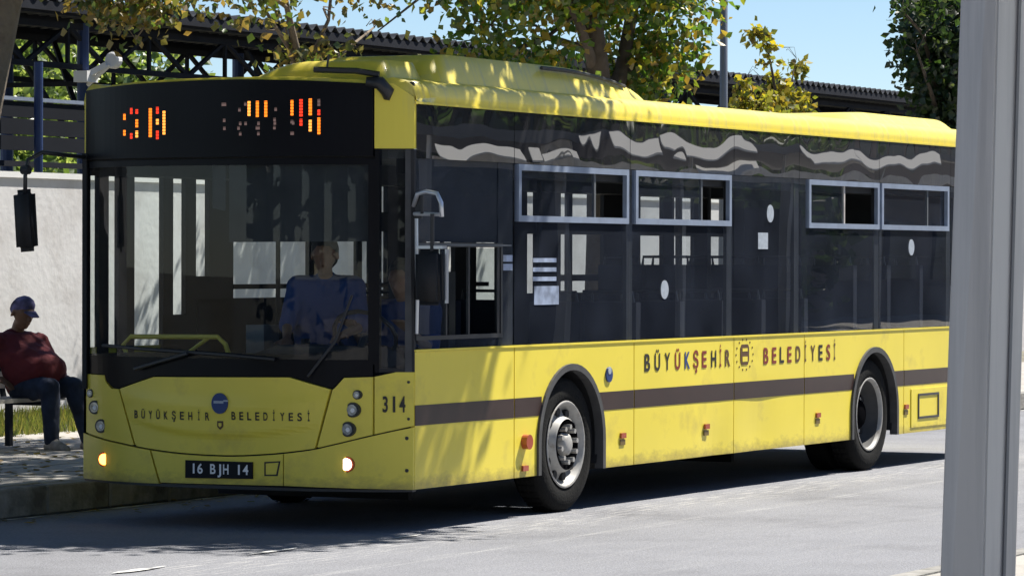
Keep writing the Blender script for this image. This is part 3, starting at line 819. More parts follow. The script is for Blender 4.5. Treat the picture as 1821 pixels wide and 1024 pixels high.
# two visible faces: lit face (left) and shaded face (right); slight lean
def quad_prism(bm, pts_bot, pts_top):
    a = [bm.verts.new(p) for p in pts_bot]; b = [bm.verts.new(p) for p in pts_top]
    n = len(a)
    for i in range(n): bm.faces.new((a[i], a[(i + 1) % n], b[(i + 1) % n], b[i]))
    bm.faces.new(a[::-1]); bm.faces.new(b)
def post_sec(z):
    k = (z - 1.118) / (2.34 - 1.118)
    A = Vector((-14.144, -8.780)).lerp(Vector((-14.117, -8.812)), k)
    Bm = Vector((-14.105, -8.858)).lerp(Vector((-14.084, -8.878)), k) + Vector((-.05, -.022))
    Cc = Vector((-14.073, -8.922)).lerp(Vector((-14.05, -8.947)), k)
    return A, Bm, Cc
def ring_(z):
    A, Bm, Cc = post_sec(z)
    D = Cc + Vector((.09, .03)); E_ = A + Vector((.10, .03))
    A2 = A.lerp(Bm, .06); 
    return [(A.x, A.y, z), (Bm.x, Bm.y, z), (Cc.x, Cc.y, z), (D.x, D.y, z), (E_.x, E_.y, z)]
quad_prism(bm, ring_(.12), ring_(3.0))
bmesh.ops.recalc_face_normals(bm, faces=bm.faces[:])
bmesh.ops.bevel(bm, geom=[e for e in bm.edges if abs(e.verts[0].co.z - e.verts[1].co.z) > 1], offset=.004, segments=2, affect='EDGES')
build('post', bm, 'post_paint', pr)
build('base_plate', B(-14.25, -13.95, -9.02, -8.7, .12, .135), 'post_paint_dark', pr)
# bead down the middle of the shaded face
bm = bmesh.new()
A, B1, C1_ = post_sec(.13); A2, B2, C2 = post_sec(2.99)
p0 = B1.lerp(C1_, .62); p1 = B2.lerp(C2, .62)
bar(bm, (p0.x - .002, p0.y - .001, .14), (p1.x - .002, p1.y - .001, 2.98), .012, .006); build('trim', bm, 'post_paint_dark', pr)

# ================================================================== THE BUS
bus = thing('city_bus', 'yellow city bus with brown stripe and black glazed sides standing on the road', 'bus', (5.7, 1.275, 0))
def arc(cx, cz, rad, a0, a1, n=18):
    return [(cx + rad * math.cos(R(a0 + (a1 - a0) * i / n)), cz + rad * math.sin(R(a0 + (a1 - a0) * i / n))) for i in range(n + 1)]
ZB, ZW = .285, 1.18
FW, RW = 2.36, 8.32          # axle positions
AR = .55                     # wheel arch radius
AZ = .50
def side_outline(x0, x1, arches):
    pts = [(x0, ZB)]
    for c in arches:
        if x0 < c - AR: pts.append((c - AR, ZB))
        a = arc(c, AZ, AR, 180, 0)
        if x0 >= c - AR:   # panel begins inside arch
            a = [p for p in a if p[0] >= x0]; pts = []
        if x1 <= c + AR:
            a = [p for p in a if p[0] <= x1]
            pts += a; pts += [(x1, a[-1][1])]
            pts += [(x1, ZW), (x0, ZW)]
            return pts
        pts += a
        pts.append((c + AR, ZB))
    pts += [(x1, ZB), (x1, ZW), (x0 if pts[0][0] >= x0 - 1e-6 and pts[0][1] <= ZB + 1e-6 else x0, ZW)]
    return pts
G = .007
def dent(cx, cz, r_, a):
    return lambda u_, v_: a * math.exp(-((u_ - cx) ** 2 + (v_ - cz) ** 2) / r_ ** 2)
panels = [((.0, 1.46), [], None), ((1.46, 3.43), [FW], None), ((3.43, 5.29), [], dent(4.9, .33, .22, .012)), ((5.29, 6.74), [], dent(5.8, .40, .30, .014)), ((6.74, 8.48 + .55), [RW], None), ((8.48 + .55, 11.5), [], None)]
for (x0, x1), ar, fn in panels:
    build('side_panel', patch(side_outline(x0 + G, x1 - G, ar), map_near, 0, .03, .10, .08, fn=fn), 'yellow', bus)
    s0, s1 = x0 + G, x1 - G
    segs = [(s0, s1)]
    if ar:
        c = ar[0]; hw = .475; segs = [(s0, c - hw), (c + hw, s1)]
    for a, b in segs:
        build('stripe', B(a, b, -.003, .002, .700, .832), 'brown_stripe', bus)
    build('far_side_panel', patch(side_outline(x0 + G, x1 - G, ar), map_far, 0, .03, .5), 'yellow', bus)
# bright rubbing edge along the top of the side panels
build('edge_trim', B(.0, 11.49, -.008, .02, ZW + .002, ZW + .016), 'yellow', bus)
for c in (FW, RW):
    o_ = [(c - AR - .0, ZB)] + arc(c, AZ, AR, 180, 0, 24) + [(c + AR, ZB), (c + AR - .045, ZB)] + arc(c, AZ, AR - .045, 0, 180, 24) + [(c - AR + .045, ZB)]
    build('wheel_arch', patch(o_, map_near, -.018, .05, None), 'rubber_grey', bus)
    # wheel well
    bm = bmesh.new()
    a = arc(c, AZ, AR - .03, 200, -20, 20)
    for i in range(len(a) - 1):
        q = [(a[i][0], .03, a[i][1]), (a[i + 1][0], .03, a[i + 1][1]), (a[i + 1][0], .62, a[i + 1][1]), (a[i][0], .62, a[i][1])]
        bm.faces.new([bm.verts.new(p) for p in q])
    bm.faces.new([bm.verts.new((p[0], .62, p[1])) for p in a])
    bmesh.ops.remove_doubles(bm, verts=bm.verts[:], dist=1e-4)
    build('wheel_well', bm, 'black_matte', bus)

def wheel(cx, y0, sgn, rear):
    """sgn +1: outer face towards -y (near side)"""
    wh = part_empty('wheel', bus)
    R0, RI, WD = .478, .30, .225
    n = 40
    prof = [(RI, .02), (RI + .03, .0), (R0 - .09, -.006), (R0 - .03, .006), (R0 - .006, .03), (R0, .06), (R0, WD - .06), (R0 - .03, WD - .006), (RI, WD)]
    def lathe(prof, m, name, sm=True, n=n):
        bm = bmesh.new(); rings = []
        for rad, d in prof:
            rings.append([bm.verts.new((cx + rad * math.cos(2 * math.pi * k / n), y0 + sgn * d, R0 + rad * math.sin(2 * math.pi * k / n))) for k in range(n)])
        for i in range(len(rings) - 1):
            for k in range(n): bm.faces.new((rings[i][k], rings[i][(k + 1) % n], rings[i + 1][(k + 1) % n], rings[i + 1][k]))
        if prof[-1][0] < .05: bm.faces.new(rings[-1])
        bmesh.ops.recalc_face_normals(bm, faces=bm.faces[:])
        return build(name, bm, m, wh, smooth=sm)
    lathe(prof, 'tyre', 'tyre')
    # tread grooves
    bm = bmesh.new()
    for dy in (.065, .1, .135, .17):
        for k in range(48):
            t = 2 * math.pi * k / 48
            c_ = Vector((cx + (R0 + .001) * math.cos(t), y0 + sgn * dy, R0 + (R0 + .001) * math.sin(t)))
            tt = Vector((-math.sin(t), 0, math.cos(t))) * .024; ww = Vector((0, .014, 0)); nr = Vector((math.cos(t), 0, math.sin(t))) * .006
            vs = [bm.verts.new(c_ - tt - ww + nr), bm.verts.new(c_ + tt - ww + nr), bm.verts.new(c_ + tt + ww + nr), bm.verts.new(c_ - tt + ww + nr)]
            bm.faces.new(vs)
    build('tread', bm, 'tyre', wh)['kind'] = 'stuff'
    if rear:
        lathe([(RI + .012, .0), (RI + .004, -.006), (RI - .008, .004), (RI - .016, .03)], 'rim', 'rim_lip')
        lathe([(RI - .016, .03), (RI - .035, .13), (RI - .05, .155)], 'rubber_grey', 'rim_dish')
        lathe([(RI - .05, .155), (.18, .17), (.14, .165), (.13, .10), (.10, .07), (.04, .06), (.01, .06)], 'rim_dark', 'rim')
        nb, br, dd = 10, .165, .155
    else:
        lathe([(RI + .01, .0), (RI + .002, -.008), (RI - .012, .004), (RI - .03, .05), (RI - .05, .07)], 'rim', 'rim_lip')
        lathe([(RI - .05, .07), (.205, .045), (.19, .0), (.18, -.01)], 'rim', 'rim')
        lathe([(.18, -.01), (.150, -.006), (.145, .03), (.082, .03)], 'rim_dark', 'hub_flange')
        lathe([(.082, .03), (.075, -.015), (.05, -.03), (.01, -.032)], 'rim', 'hub')
        nb, br, dd = 10, .125, -.005
    bm = bmesh.new()
    for k in range(nb):
        t = 2 * math.pi * k / nb + .2
        disc(bm, (cx + br * math.cos(t), y0 + sgn * dd, R0 + br * math.sin(t)), .019, 'y', .06, 6)
    build('wheel_nuts', bm, 'rim', wh)['kind'] = 'stuff'
    bm = bmesh.new()
    for k in range(nb):
        t = 2 * math.pi * (k + .5) / nb + .2
        rr_ = .232 if not rear else .215
        disc(bm, (cx + rr_ * math.cos(t), y0 + sgn * (.052 if not rear else .152), R0 + rr_ * math.sin(t)), .031, 'y', .034, 12)
    build('hand_holes', bm, 'black_matte', wh)['kind'] = 'stuff'
    return wh
wheel(FW - .01, .035, 1, False); wheel(RW - .02, .035, 1, True)
wheel(FW + .02, W_BUS - .15, -1, False); wheel(RW - .02, W_BUS - .035, -1, True)
build('inner_tyre', disc(bmesh.new(), (RW + .0, .40, .455), .455, 'y', .16, 36), 'tyre', bus)
build('axle', tube(bmesh.new(), [(FW, .3, .48), (FW, 2.3, .48)], .09, 10), 'black_matte', bus)
build('axle', tube(bmesh.new(), [(RW, .3, .48), (RW, 2.3, .48)], .12, 10), 'black_matte', bus)
build('chassis_and_light_blocks', B((.15, FW - .6, .06, 2.49, .36, .42), (FW - .6, FW + .6, .66, 1.89, .34, .42), (FW + .6, RW - .6, .04, 2.51, .33, .42), (RW - .6, RW + .6, .66, 1.89, .34, .42), (RW + .6, 11.4, .06, 2.49, .33, .42), (3.1, 7.5, .9, 2.35, .17, .33), (FW - .75, FW - .69, .9, 2.45, .10, .36), (RW - .74, RW - .68, 1.0, 2.45, .08, .36)), 'black_matte', bus)  # last three boxes added to block light coming under from the far side
# inner lining behind the lower panels
build('side_lining', B((.1, FW - .58, .035, .055, .30, ZW), (FW - .58, FW + .58, .035, .055, 1.08, ZW), (FW + .58, RW - .58, .035, .055, .30, ZW), (RW - .58, RW + .58, .035, .055, 1.09, ZW), (RW + .58, 11.45, .035, .055, .30, ZW)), 'dark_interior', bus)

# ---- upper side, near: panes set edge to edge, black band above
XG = [.02, 1.45, 3.35, 5.28, 6.62, 8.42, 10.2, 11.48]
Z_BAND = 2.44
for i in range(7):
    x0, x1 = XG[i] + (.0 if i == 0 else .004), XG[i + 1] - .004
    build('band_panel', patch([(x0, Z_BAND + .004), (x1, Z_BAND + .004), (x1, 2.795), (x0, 2.795)], map_near, -.002, .02, None), 'band_glass', bus)
hop = {1: (1.49, 3.30), 2: (3.42, 5.20), 4: (6.80, 8.39), 5: (8.45, 10.12)}
for i in range(1, 7):
    x0, x1 = XG[i] + .004, XG[i + 1] - .004
    if i in hop:
        h0, h1 = hop[i]
        ol = [(x0, ZW + .02), (x1, ZW + .02), (x1, Z_BAND), (x0, Z_BAND)]
        hl = [[(h0 + .01, 2.065), (h1 - .01, 2.065), (h1 - .01, 2.425), (h0 + .01, 2.425)]]
        wn = build('window', patch(ol, map_near, 0, None, None, holes=hl), 'side_glass', bus)
        fr, hh = frame_poly(h0, h1, 2.045, 2.44, .042)
        build('frame', patch(fr, map_near, -.018, .015, None, holes=hh), 'alu', wn)
        mid = h0 + (h1 - h0) * (.70 if i != 4 else .52)
        build('pane', patch([(h0 + .04, 2.085), (mid, 2.085), (mid, 2.40), (h0 + .04, 2.40)], map_near, .010, None, None), 'side_glass', wn)
        if i == 5:
            build('pane', patch([(mid + .03, 2.085), (h1 - .04, 2.085), (h1 - .04, 2.40), (mid + .03, 2.40)], map_near, .018, None, None), 'side_glass', wn)
        build('slider_rail', B(mid - .012, mid + .014, .002, .022, 2.085, 2.40), 'interior_grey' if i != 4 else 'bench_wood', wn)
    else:
        wn = build('window', patch([(x0, ZW + .02), (x1, ZW + .02), (x1, Z_BAND), (x0, Z_BAND)], map_near, 0, None, None), 'side_glass', bus)
# driver's window
wn = build('driver_window', patch([(.03, 1.29), (.44, 1.29), (.44, 1.86), (.03, 1.86)], map_near, .006, None, None), 'driver_glass', bus)
build('pane', patch([(.78, 1.29), (1.22, 1.29), (1.22, 1.86), (.78, 1.86)], map_near, .008, None, None), 'open_pane', wn)
fr, hh = frame_poly(.015, 1.27, 1.255, 1.895, .028)
build('frame', patch(fr, map_near, -.006, .02, None, holes=hh), 'black_plastic', wn)
build('slider_rail', B((.44, .46, -.002, .015, 1.28, 1.87), (.765, .785, -.002, .015, 1.28, 1.87), (1.2, 1.24, .0, .015, 1.28, 1.87)), 'black_plastic', wn)
build('upper_rail', B(.02, 1.40, -.008, -.003, 1.875, 1.886), 'interior_grey', wn)
build('driver_window_surround', patch([(.015, ZW + .02), (1.44, ZW + .02), (1.44, Z_BAND), (.015, Z_BAND)], map_near, .0, None, None, holes=[[(.02, 1.26), (1.265, 1.26), (1.265, 1.89), (.02, 1.89)]]), 'side_glass', bus)
build('cab_partition', B((.02, 1.42, .03, .06, 1.90, 2.5), (1.30, 1.34, .03, 1.0, .5, 1.25), (1.25, 1.47, .02, .05, 1.2, 2.45)), 'dark_interior', bus)
# pillars behind the near glass
for x in (3.39, 5.24, 6.62, 8.42, 10.2): build('pillar', B(x - .05, x + .05, .022, .05, ZW, 2.5), 'dark_interior', bus)
# round stickers and small notices on the glass
for cx, cz, r_ in ((3.965, 1.562, .07), (6.008, 2.152, .07), (9.198, 1.896, .07)):
    bm = disc(bmesh.new(), (cx, -.004, cz), r_, 'y', .003, 20); build('sticker', bm, 'pale_print', bus)
build('notice', B((5.76, 5.96, -.005, -.002, 1.87, 2.0)), 'pale_print', bus)
build('notice', B((1.76, 2.15, -.005, -.002, 1.47, 1.60)), 'faded_print', bus)
for z in (1.635, 1.70, 1.765):
    build('notice_strip', B((1.74, 2.11, -.005, -.002, z, z + .03)), 'faded_print', bus)
for z in (1.71, 1.77): build('notice_strip', B((1.28, 1.42, -.005, -.002, z, z + .045)), 'faded_print', bus)

# ---- far side: black pillars, door frames and clear panes
zt = 2.35
solid = [(-.02, .10 - .12), (.11, .23), (.36, .56), (.94, 1.07), (1.24, 1.38), (1.56, 1.90), (3.02, 3.09), (3.77, 3.84), (3.98, 4.02), (4.25, 4.9), (5.4, 5.78), (6.22, 6.72), (6.90, 7.37), (7.52, 7.60), (8.24, 9.01), (9.5, 9.75), (9.86, 9.93), (10.2, 10.52), (10.98, 11.5)]
for a, b in solid:
    if b > a: build('far_pillar', B(a, b, 2.50, 2.538, .42, 2.5), 'black_matte', bus)
bm = B((-.05, .0, 2.5, 2.535, .9, 2.5), (0, 11.5, 2.5, 2.53, zt, 2.8), (1.4, 4.9, 2.5, 2.53, .42, 1.50), (1.9, 6, 2.495, 2.535, 1.565, 1.60), (6.72, 11.5, 2.5, 2.53, .42, 1.50), (7.37, 11.5, 2.495, 2.53, 1.60, 1.655), (1.9, 11.5, 2.495, 2.535, 2.0, 2.15),
       (.93, 1.24, 2.5, 2.53, .42, 1.39), (.1, 1.3, 2.5, 2.53, .42, .62), (5.7, 6.3, 2.5, 2.53, .42, 1.17), (1.38, 1.56, 2.5, 2.53, 1.47, 1.66))
build('far_side_frame', bm, 'black_matte', bus)
for a, b in ((-.0, 1.56), (1.9, 4.25), (4.9, 6.9), (7.37, 9.5), (9.75, 10.98)):
    build('far_window', patch([(a, .6 if a in (-.0, 4.9) else 1.5), (b, .6 if a in (-.0, 4.9) else 1.5), (b, zt), (a, zt)], map_far, .008, None, None), 'far_glass', bus)
build('far_band', B(0, 11.5, W_BUS - .004, W_BUS, 2.36, 2.795), 'black_gloss', bus)
build('rear_wall', B((11.44, 11.5, .0, 2.55, .285, 2.80)), 'yellow', bus)
build('rear_lining', B((11.38, 11.43, .03, 2.52, .42, 2.7)), 'dark_interior', bus)
build('engine_housing', B(10.3, 11.37, .06, 1.0, .42, 1.55), 'dark_interior', bus)
# ---- interior
for q in ((.15, FW - .6, .06, 2.49, .421, .45), (FW - .6, FW + .6, .66, 1.89, .421, .45), (FW + .6, 7.2, .06, 2.49, .421, .45), (7.2, RW - .6, .06, 2.49, .421, .72), (RW - .6, RW + .6, .66, 1.89, .421, .72), (RW + .6, 11.38, .06, 2.49, .421, .72)):
    build('interior_floor', B(q), 'interior_grey', bus)
for q in ((FW - .6, FW + .6, .06, .65, 1.04, 1.07), (FW - .6, FW + .6, 1.90, 2.49, 1.04, 1.07), (RW - .6, RW + .6, .06, .65, 1.05, 1.08), (RW - .6, RW + .6, 1.90, 2.49, 1.05, 1.08)):
    build('wheel_box', B(q), 'interior_grey', bus)
build('interior_ceiling', B(.1, 11.38, .05, 2.5, 2.50, 2.54), 'interior_grey', bus)
build('interior_cornice', B((.3, 11.3, .05, .30, 2.35, 2.50), (.3, 11.3, 2.2, 2.495, 2.35, 2.50)), 'dark_interior', bus)
def seat(x, y, z):
    s = part_empty('passenger_seat', bus)
    bm = B(x - .04, x + .42, y - .21, y + .21, z + .40, z + .48); build('seat_cushion', bm, 'seat', s, bevel=.03)
    bm = B(x + .36, x + .44, y - .21, y + .21, z + .46, z + 1.02); build('seat_back', bm, 'seat', s, bevel=.035)
    build('seat_leg', B(x + .1, x + .3, y - .03, y + .03, z, z + .40), 'dark_interior', s)
    build('grab_bar', tube(bmesh.new(), [(x + .40, y - .17, z + 1.0), (x + .40, y - .16, z + 1.09), (x + .40, y + .16, z + 1.09), (x + .40, y + .17, z + 1.0)], .014, 6), 'black_plastic', s)
for y in (.30, .76):
    for x in (3.3, 4.1, 4.9, 5.7, 6.6):
        seat(x, y, .45)
for y in (.30, .76, 1.80, 2.26):
    for x in (7.7, 8.5, 9.3, 10.0): seat(x, y, .72)
for y in (1.80, 2.26):
    for x in (2.5, 3.3, 4.1): seat(x, y, .45)
poles = [(1.45, 1.05), (2.3, 1.0), (2.3, 1.55), (4.0, 1.05), (5.0, 1.55), (6.6, 1.55), (7.1, 1.0), (1.25, 1.75)]
for x, y in poles:
    build('grab_pole', tube(bmesh.new(), [(x, y, .45), (x, y, 2.5)], .017, 8), 'dark_interior', bus)
build('handrail', tube(bmesh.new(), [(.12, 2.26, 1.08), (.1, 2.30, 1.2), (.1, 2.24, 1.255), (.1, 1.55, 1.26), (.1, 1.49, 1.21), (.12, 1.46, 1.10)], .017, 8), 'rail_yellow', bus)
build('handrail', tube(bmesh.new(), [(.1, 1.62, 1.255), (.14, 1.92, 1.08)], .014, 8), 'rail_yellow', bus)
build('handrail', tube(bmesh.new(), [(8.5, 2.2, 1.33), (8.6, 2.2, 1.37), (11.3, 2.2, 1.38)], .018, 8), 'rail_yellow', bus)
dash = [(.24, .96), (2.48, .96), (2.48, 1.06), (1.9, 1.10), (1.2, 1.12), (.9, 1.22), (.35, 1.20), (.24, 1.08)]
build('dashboard', patch(dash, map_front, .10, .55, .15), 'dark_interior', bus)
build('sun_blind', patch([(.27, 1.90), (1.23, 1.895), (1.23, 2.43), (.27, 2.43)], map_front, .05, .056, .15), 'dark_interior', bus)
build('sun_blind', patch([(1.26, 2.10), (1.36, 2.12), (1.36, 2.43), (1.26, 2.43)], map_front, .05, .06, .15), 'dark_interior', bus)
build('steering_wheel', (lambda bm: (tube(bm, [(.28 + .10 * math.cos(t / 16 * 6.2832), .52 + .23 * math.sin(t / 16 * 6.2832), 1.28 - .16 * math.cos(t / 16 * 6.2832)) for t in range(17)], .016, 6), tube(bm, [(.28, .52, 1.28), (.15, .52, 1.1)], .03, 6), bm)[-1])(bmesh.new()), 'black_plastic', bus)
build('ticket_machine', B((.25, .45, 1.28, 1.42, 1.0, 1.34)), 'interior_grey', bus, bevel=.02)
build('driver_seat', B((.72, 1.1, .25, .78, .95, 1.05), (1.02, 1.12, .28, .74, 1.05, 1.70)), 'black_plastic', bus, bevel=.03)
build('cab_door', B((.35, 1.2, 1.02, 1.05, .45, 1.25)), 'dark_interior', bus)

# ---- front face
def P(name, ol, m, d0=0, d1=.03, **k): return build(name, patch(ol, map_front, d0, d1, .06, .06, **k), m, bus)
P('front_frame', [(.012, .30), (2.538, .30), (2.538, 1.02), (.012, 1.02)], 'black_matte', .035, .05)
P('front_frame_upper', [(.02, 2.44), (2.53, 2.44), (2.53, 2.94), (.02, 2.94)], 'black_matte', .03, .05)
curve = [(2.545, .598), (2.4, .576), (2.25, .556), (2.1, .541), (1.972, .526), (1.8, .508), (1.6, .493), (1.4, .486), (1.231, .484), (1.1, .488), (.9, .502), (.75, .518), (.589, .541), (.4, .589), (.226, .635), (.1, .667), (.003, .690)]
def cz(y):
    for (a, b), (c, d) in zip(curve, curve[1:]):
        if c <= y <= a: return b + (d - b) * (a - y) / (a - c)
    return curve[-1][1]
def cseg(y0, y1, dz, n=14):   # y0 > y1
    return [(y0 + (y1 - y0) * i / n, cz(y0 + (y1 - y0) * i / n) + dz) for i in range(n + 1)]
def crease(y, z):
    t = (y - 1.27) / .7; z0 = .618 + .085 * t * t
    s = 1 / (1 + math.exp(-(z - z0) / .008))
    t2 = .745 + .05 * abs(t) ** 2
    b = math.exp(-((z - t2 - .06) / .05) ** 2) * .006
    return -.014 * s * max(0, 1 - abs(t) ** 4 * .6) - b * .6
hood = [(2.118, .912), (1.795, .999), (.76, 1.012), (.492, .937)] + [(.592, .555)] + cseg(.60, 1.96, .012)[::1] + [(1.968, .54)]
ho = [(2.118, .912), (1.968, .545)] + [(y, z) for y, z in cseg(1.955, .60, .010)] + [(.590, .556), (.492, .937), (.76, 1.012), (1.795, .999)]
build('front_hatch', patch(ho, map_front, 0, .03, .05, .02, fn=crease), 'yellow', bus)
P('headlight_panel', [(2.538, 1.0), (2.29, .998), (2.275, .955), (2.215, .912), (2.134, .908), (1.985, .545)] + cseg(1.995, 2.538, .010), 'yellow')
P('headlight_panel', [(.234, 1.018), (.405, 1.012), (.462, .945), (.476, .935), (.573, .562)] + cseg(.565, .234, .010), 'yellow')
P('corner_panel', [(.222, 1.02), (.222, cz(.222) + .010), (.003, .701), (.003, 1.05), (.10, 1.05)], 'yellow', -.001, .03)
def bump_(y0, y1): return cseg(y0, y1, 0) + [(y1, .292), ((y0 + y1) / 2, .297), (y0, .292)]
P('bumper', bump_(2.545, 1.83)[:-3] + [(1.75, .292), (2.545, .290)], 'yellow', -.012, .03)
P('bumper', cseg(1.815, .80, 0) + [(.80, .305), (1.735, .300)], 'yellow', -.012, .03)
P('bumper', cseg(.792, .002, 0) + [(.002, .285), (.792, .305)], 'yellow', -.012, .03)
P('bumper_lip', [(2.54, .275), (2.54, .288), (1.2, .296), (.01, .283), (.01, .27)], 'black_plastic', .0, .05)
build('tow_hatch', patch([(.93, .365), (.93, .458), (.815, .466), (.835, .368)], map_front, -.0135, -.012, .05, holes=[[(.92, .375), (.92, .448), (.828, .456), (.845, .378)]]), 'ink', bus)
# black valance below the windscreen
P('windscreen_valance', [(2.55, 1.005), (2.30, 1.008), (2.268, .96), (2.20, .922), (2.126, .920), (1.80, 1.007), (.755, 1.02), (.484, .945), (.468, .953), (.41, 1.02), (.235, 1.025), (.235, 1.10), (2.55, 1.10)], 'black_gloss', .004, .03)
ws = build('windscreen', patch([(2.50, 1.10), (2.50, 2.425), (.24, 2.425), (.24, 1.10)], map_front, .006, None, .05), 'windshield', bus)
build('windscreen_border', patch([(2.55, 1.10), (2.55, 2.44), (.222, 2.44), (.222, 1.10)], map_front, .002, .013, .06, .2, holes=[[(2.485, 1.13), (2.485, 2.40), (.262, 2.40), (.262, 1.13)]]), 'black_gloss', bus)
build('windscreen_shelf', patch([(2.48, 1.13), (2.48, 1.14), (1.9, 1.165), (1.2, 1.17), (.7, 1.16), (.27, 1.21), (.27, 1.13)], map_front, .014, .016, .08), 'black_gloss', bus)
P('destination_panel', [(2.515, 2.455), (2.515, 2.925), (2.2, 2.94), (1.9, 2.952), (1.4, 2.962), (1.1, 2.962), (.7, 2.95), (.4, 2.935), (.232, 2.925), (.232, 2.455)], 'black_gloss', -.012, .03)
P('corner_panel_upper', [(.226, 2.505), (.226, 2.93), (.12, 2.93), (.003, 2.84), (.003, 2.505)], 'yellow', 0, .03)
P('corner_panel_upper', [(2.522, 2.40), (2.522, 2.93), (2.547, 2.84), (2.547, 2.40)], 'yellow', 0, .03)
P('corner_window', [(.205, 1.07), (.205, 2.495), (.04, 2.495), (.04, 1.07)], 'windshield', .004, None)
P('corner_pillar', [(.222, 1.05), (.222, 2.50), (.196, 2.50), (.196, 1.05)], 'black_gloss', -.002, .03)
P('corner_seal', [(.05, 1.05), (.05, 2.50), (.022, 2.50), (.012, 1.05)], 'rubber_grey', -.006, .03)
P('corner_seal', [(.011, 1.05), (.021, 2.50), (.001, 2.50), (.001, 1.05)], 'black_matte', -.003, .03)
P('corner_sill', [(.20, 1.05), (.20, 1.075), (.05, 1.075), (.05, 1.05)], 'black_matte', -.001, .03)
bm = bmesh.new(); tube(bm, [(xf(.26) - .02, .27, 2.94), (xf(.18) - .02, .19, 2.93), (xf(.14) - .012, .145, 2.87), (xf(.15) - .005, .155, 2.82)], [.03, .045, .045, .02], 8)
build('marker_lamp_housing', bm, 'black_plastic', bus, smooth=True)
# lights
def lamp(y, z, r_, lit=None, name='headlight', ring='black_plastic'):
    x = xf(y)
    h = build(name, disc(bmesh.new(), (x + .004, y, z), r_, 'x', .035, 24), ring, bus)
    build('lens', disc(bmesh.new(), (x - .014, y, z), r_ * .74, 'x', .012, 20), lit or 'lamp_glass', h)
    if not lit:
        build('bulb', disc(bmesh.new(), (x - .021, y - r_ * .15, z - r_ * .05), r_ * .3, 'x', .008, 12), 'white_paint', h)
    return h
for y, z, r_ in ((2.453, .871, .028), (2.395, .778, .047), (2.318, .655, .047), (.322, .903, .030), (.349, .804, .049), (.378, .678, .049)):
    lamp(y, z, r_, name='marker_light' if r_ < .04 else 'headlight')
lamp(2.279, .432, .05, 'lamp_lit_amber', 'indicator_light', 'amber')
lamp(.383, .450, .052, 'lamp_lit_white', 'indicator_light', 'amber')
# plate
P('number_plate', [(1.523, .338), (1.523, .455), (1.011, .455), (1.011, .345)], 'plate', -.026, -.012)
its = []
for i, ch in enumerate('16 BJH 14'):
    if ch == ' ': continue
    its.append((ch, 1.455 - i * .0495, .372, .042 if ch != '1' else .022, -1))
letter_parts(its, map_front, -.028, .066, 'white_paint', bus)
letter_parts([('3', .158, .792, .03, -1), ('1', .108, .792, .014, -1), ('4', .062, .792, .034, -1)], map_front, -.008, .105, 'ink', bus)
its = []
for i, ch in enumerate('BÜYÜKŞEHİR'): its.append((ch, 1.955 - i * (.60 / 9), .722, .032 if ch != 'İ' else .012, -1))
for i, ch in enumerate('BELEDİYESİ'): its.append((ch, 1.155 - i * (.53 / 9), .730, .030 if ch != 'İ' else .012, -1))
def map_hood(y, z, d): return Vector((xf(y) + crease(y, z) + d, y, z))
letter_parts(its, map_hood, -.004, .054, 'ink', bus)
e = build('emblem', disc(bmesh.new(), (xf(1.257) - .022, 1.257, .835), .061, 'x', .014, 24, (1, 1.12)), 'emblem_blue', bus)
build('emblem_mark', B((xf(1.257) - .031, xf(1.257) - .030, 1.225, 1.30, .835, .852)), 'pale_print', e)
build('emblem_mark', B((xf(1.257) - .031, xf(1.257) - .030, 1.19, 1.225, .848, .858)), 'pale_print', e)
def shield(mp, cu, cv, w_, h_, d): return patch([(cu - w_ / 2, cv + h_ / 2), (cu + w_ / 2, cv + h_ / 2), (cu + w_ / 2, cv - h_ * .15), (cu, cv - h_ / 2), (cu - w_ / 2, cv - h_ * .15)], mp, -d - .002, -d, None)
s_ = build('shield_emblem', shield(map_hood, 1.257, .69, .045, .058, .002), 'ink_brown', bus)
build('emblem_mark', shield(map_hood, 1.257, .692, .022, .028, .005), 'yellow', s_)
for z in (.745, .985): build('screw', disc(bmesh.new(), (xf(.03) - .004, .03, z - .0), .009, 'x', .01, 8), 'rubber_grey', bus)
for z in (.62, .41): build('screw', disc(bmesh.new(), (xf(.035) - .014, .035, z), .012, 'x', .01, 8), 'rubber_grey', bus)

# destination display: LED strokes behind the dark panel's face
def led(px, a, b, m, wd=.021):
    y = 2.086 - (px - 220) * .0051; z1 = 2.803 - (a - 190) * .00375; z0 = 2.803 - (b - 190) * .00375
    return m, (y, z0, z1, wd)
strokes = [led(224, 203, 214, 'led_orange'), led(224, 232, 242, 'led_orange'), led(237, 193, 204, 'led_red'), led(237, 238, 248, 'led_red'), led(247, 196, 204, 'led_red'), led(247, 214, 228, 'led_orange'), led(247, 234, 246, 'led_yellow'),
           led(271, 195, 246, 'led_orange', .024), led(283, 193, 205, 'led_red'), led(283, 214, 224, 'led_yellow'), led(283, 234, 250, 'led_red'), led(294, 200, 242, 'led_yellow'),
           led(424, 186, 212, 'led_yellow'), led(436, 186, 214, 'led_orange'), led(448, 186, 214, 'led_orange'), led(484, 185, 212, 'led_orange', .02), led(496, 184, 214, 'led_red', .024), led(508, 183, 212, 'led_orange', .024), led(519, 184, 196, 'led_dim'),
           led(519, 202, 212, 'led_red'), led(508, 220, 240, 'led_yellow'), led(519, 216, 245, 'led_orange', .022), led(484, 220, 226, 'led_dim'), led(496, 218, 230, 'led_red')]
rr = random.Random(2)
for i in range(22):
    px_ = rr.choice([387, 395, 410, 420, 387, 436, 484, 460]); a = rr.choice([188, 198, 216, 222, 230, 240]); strokes.append(led(px_ + rr.uniform(-2, 2), a, a + 6, 'led_dim', .018))
groups = {}
for m_, s_ in strokes: groups.setdefault(m_, []).append(s_)
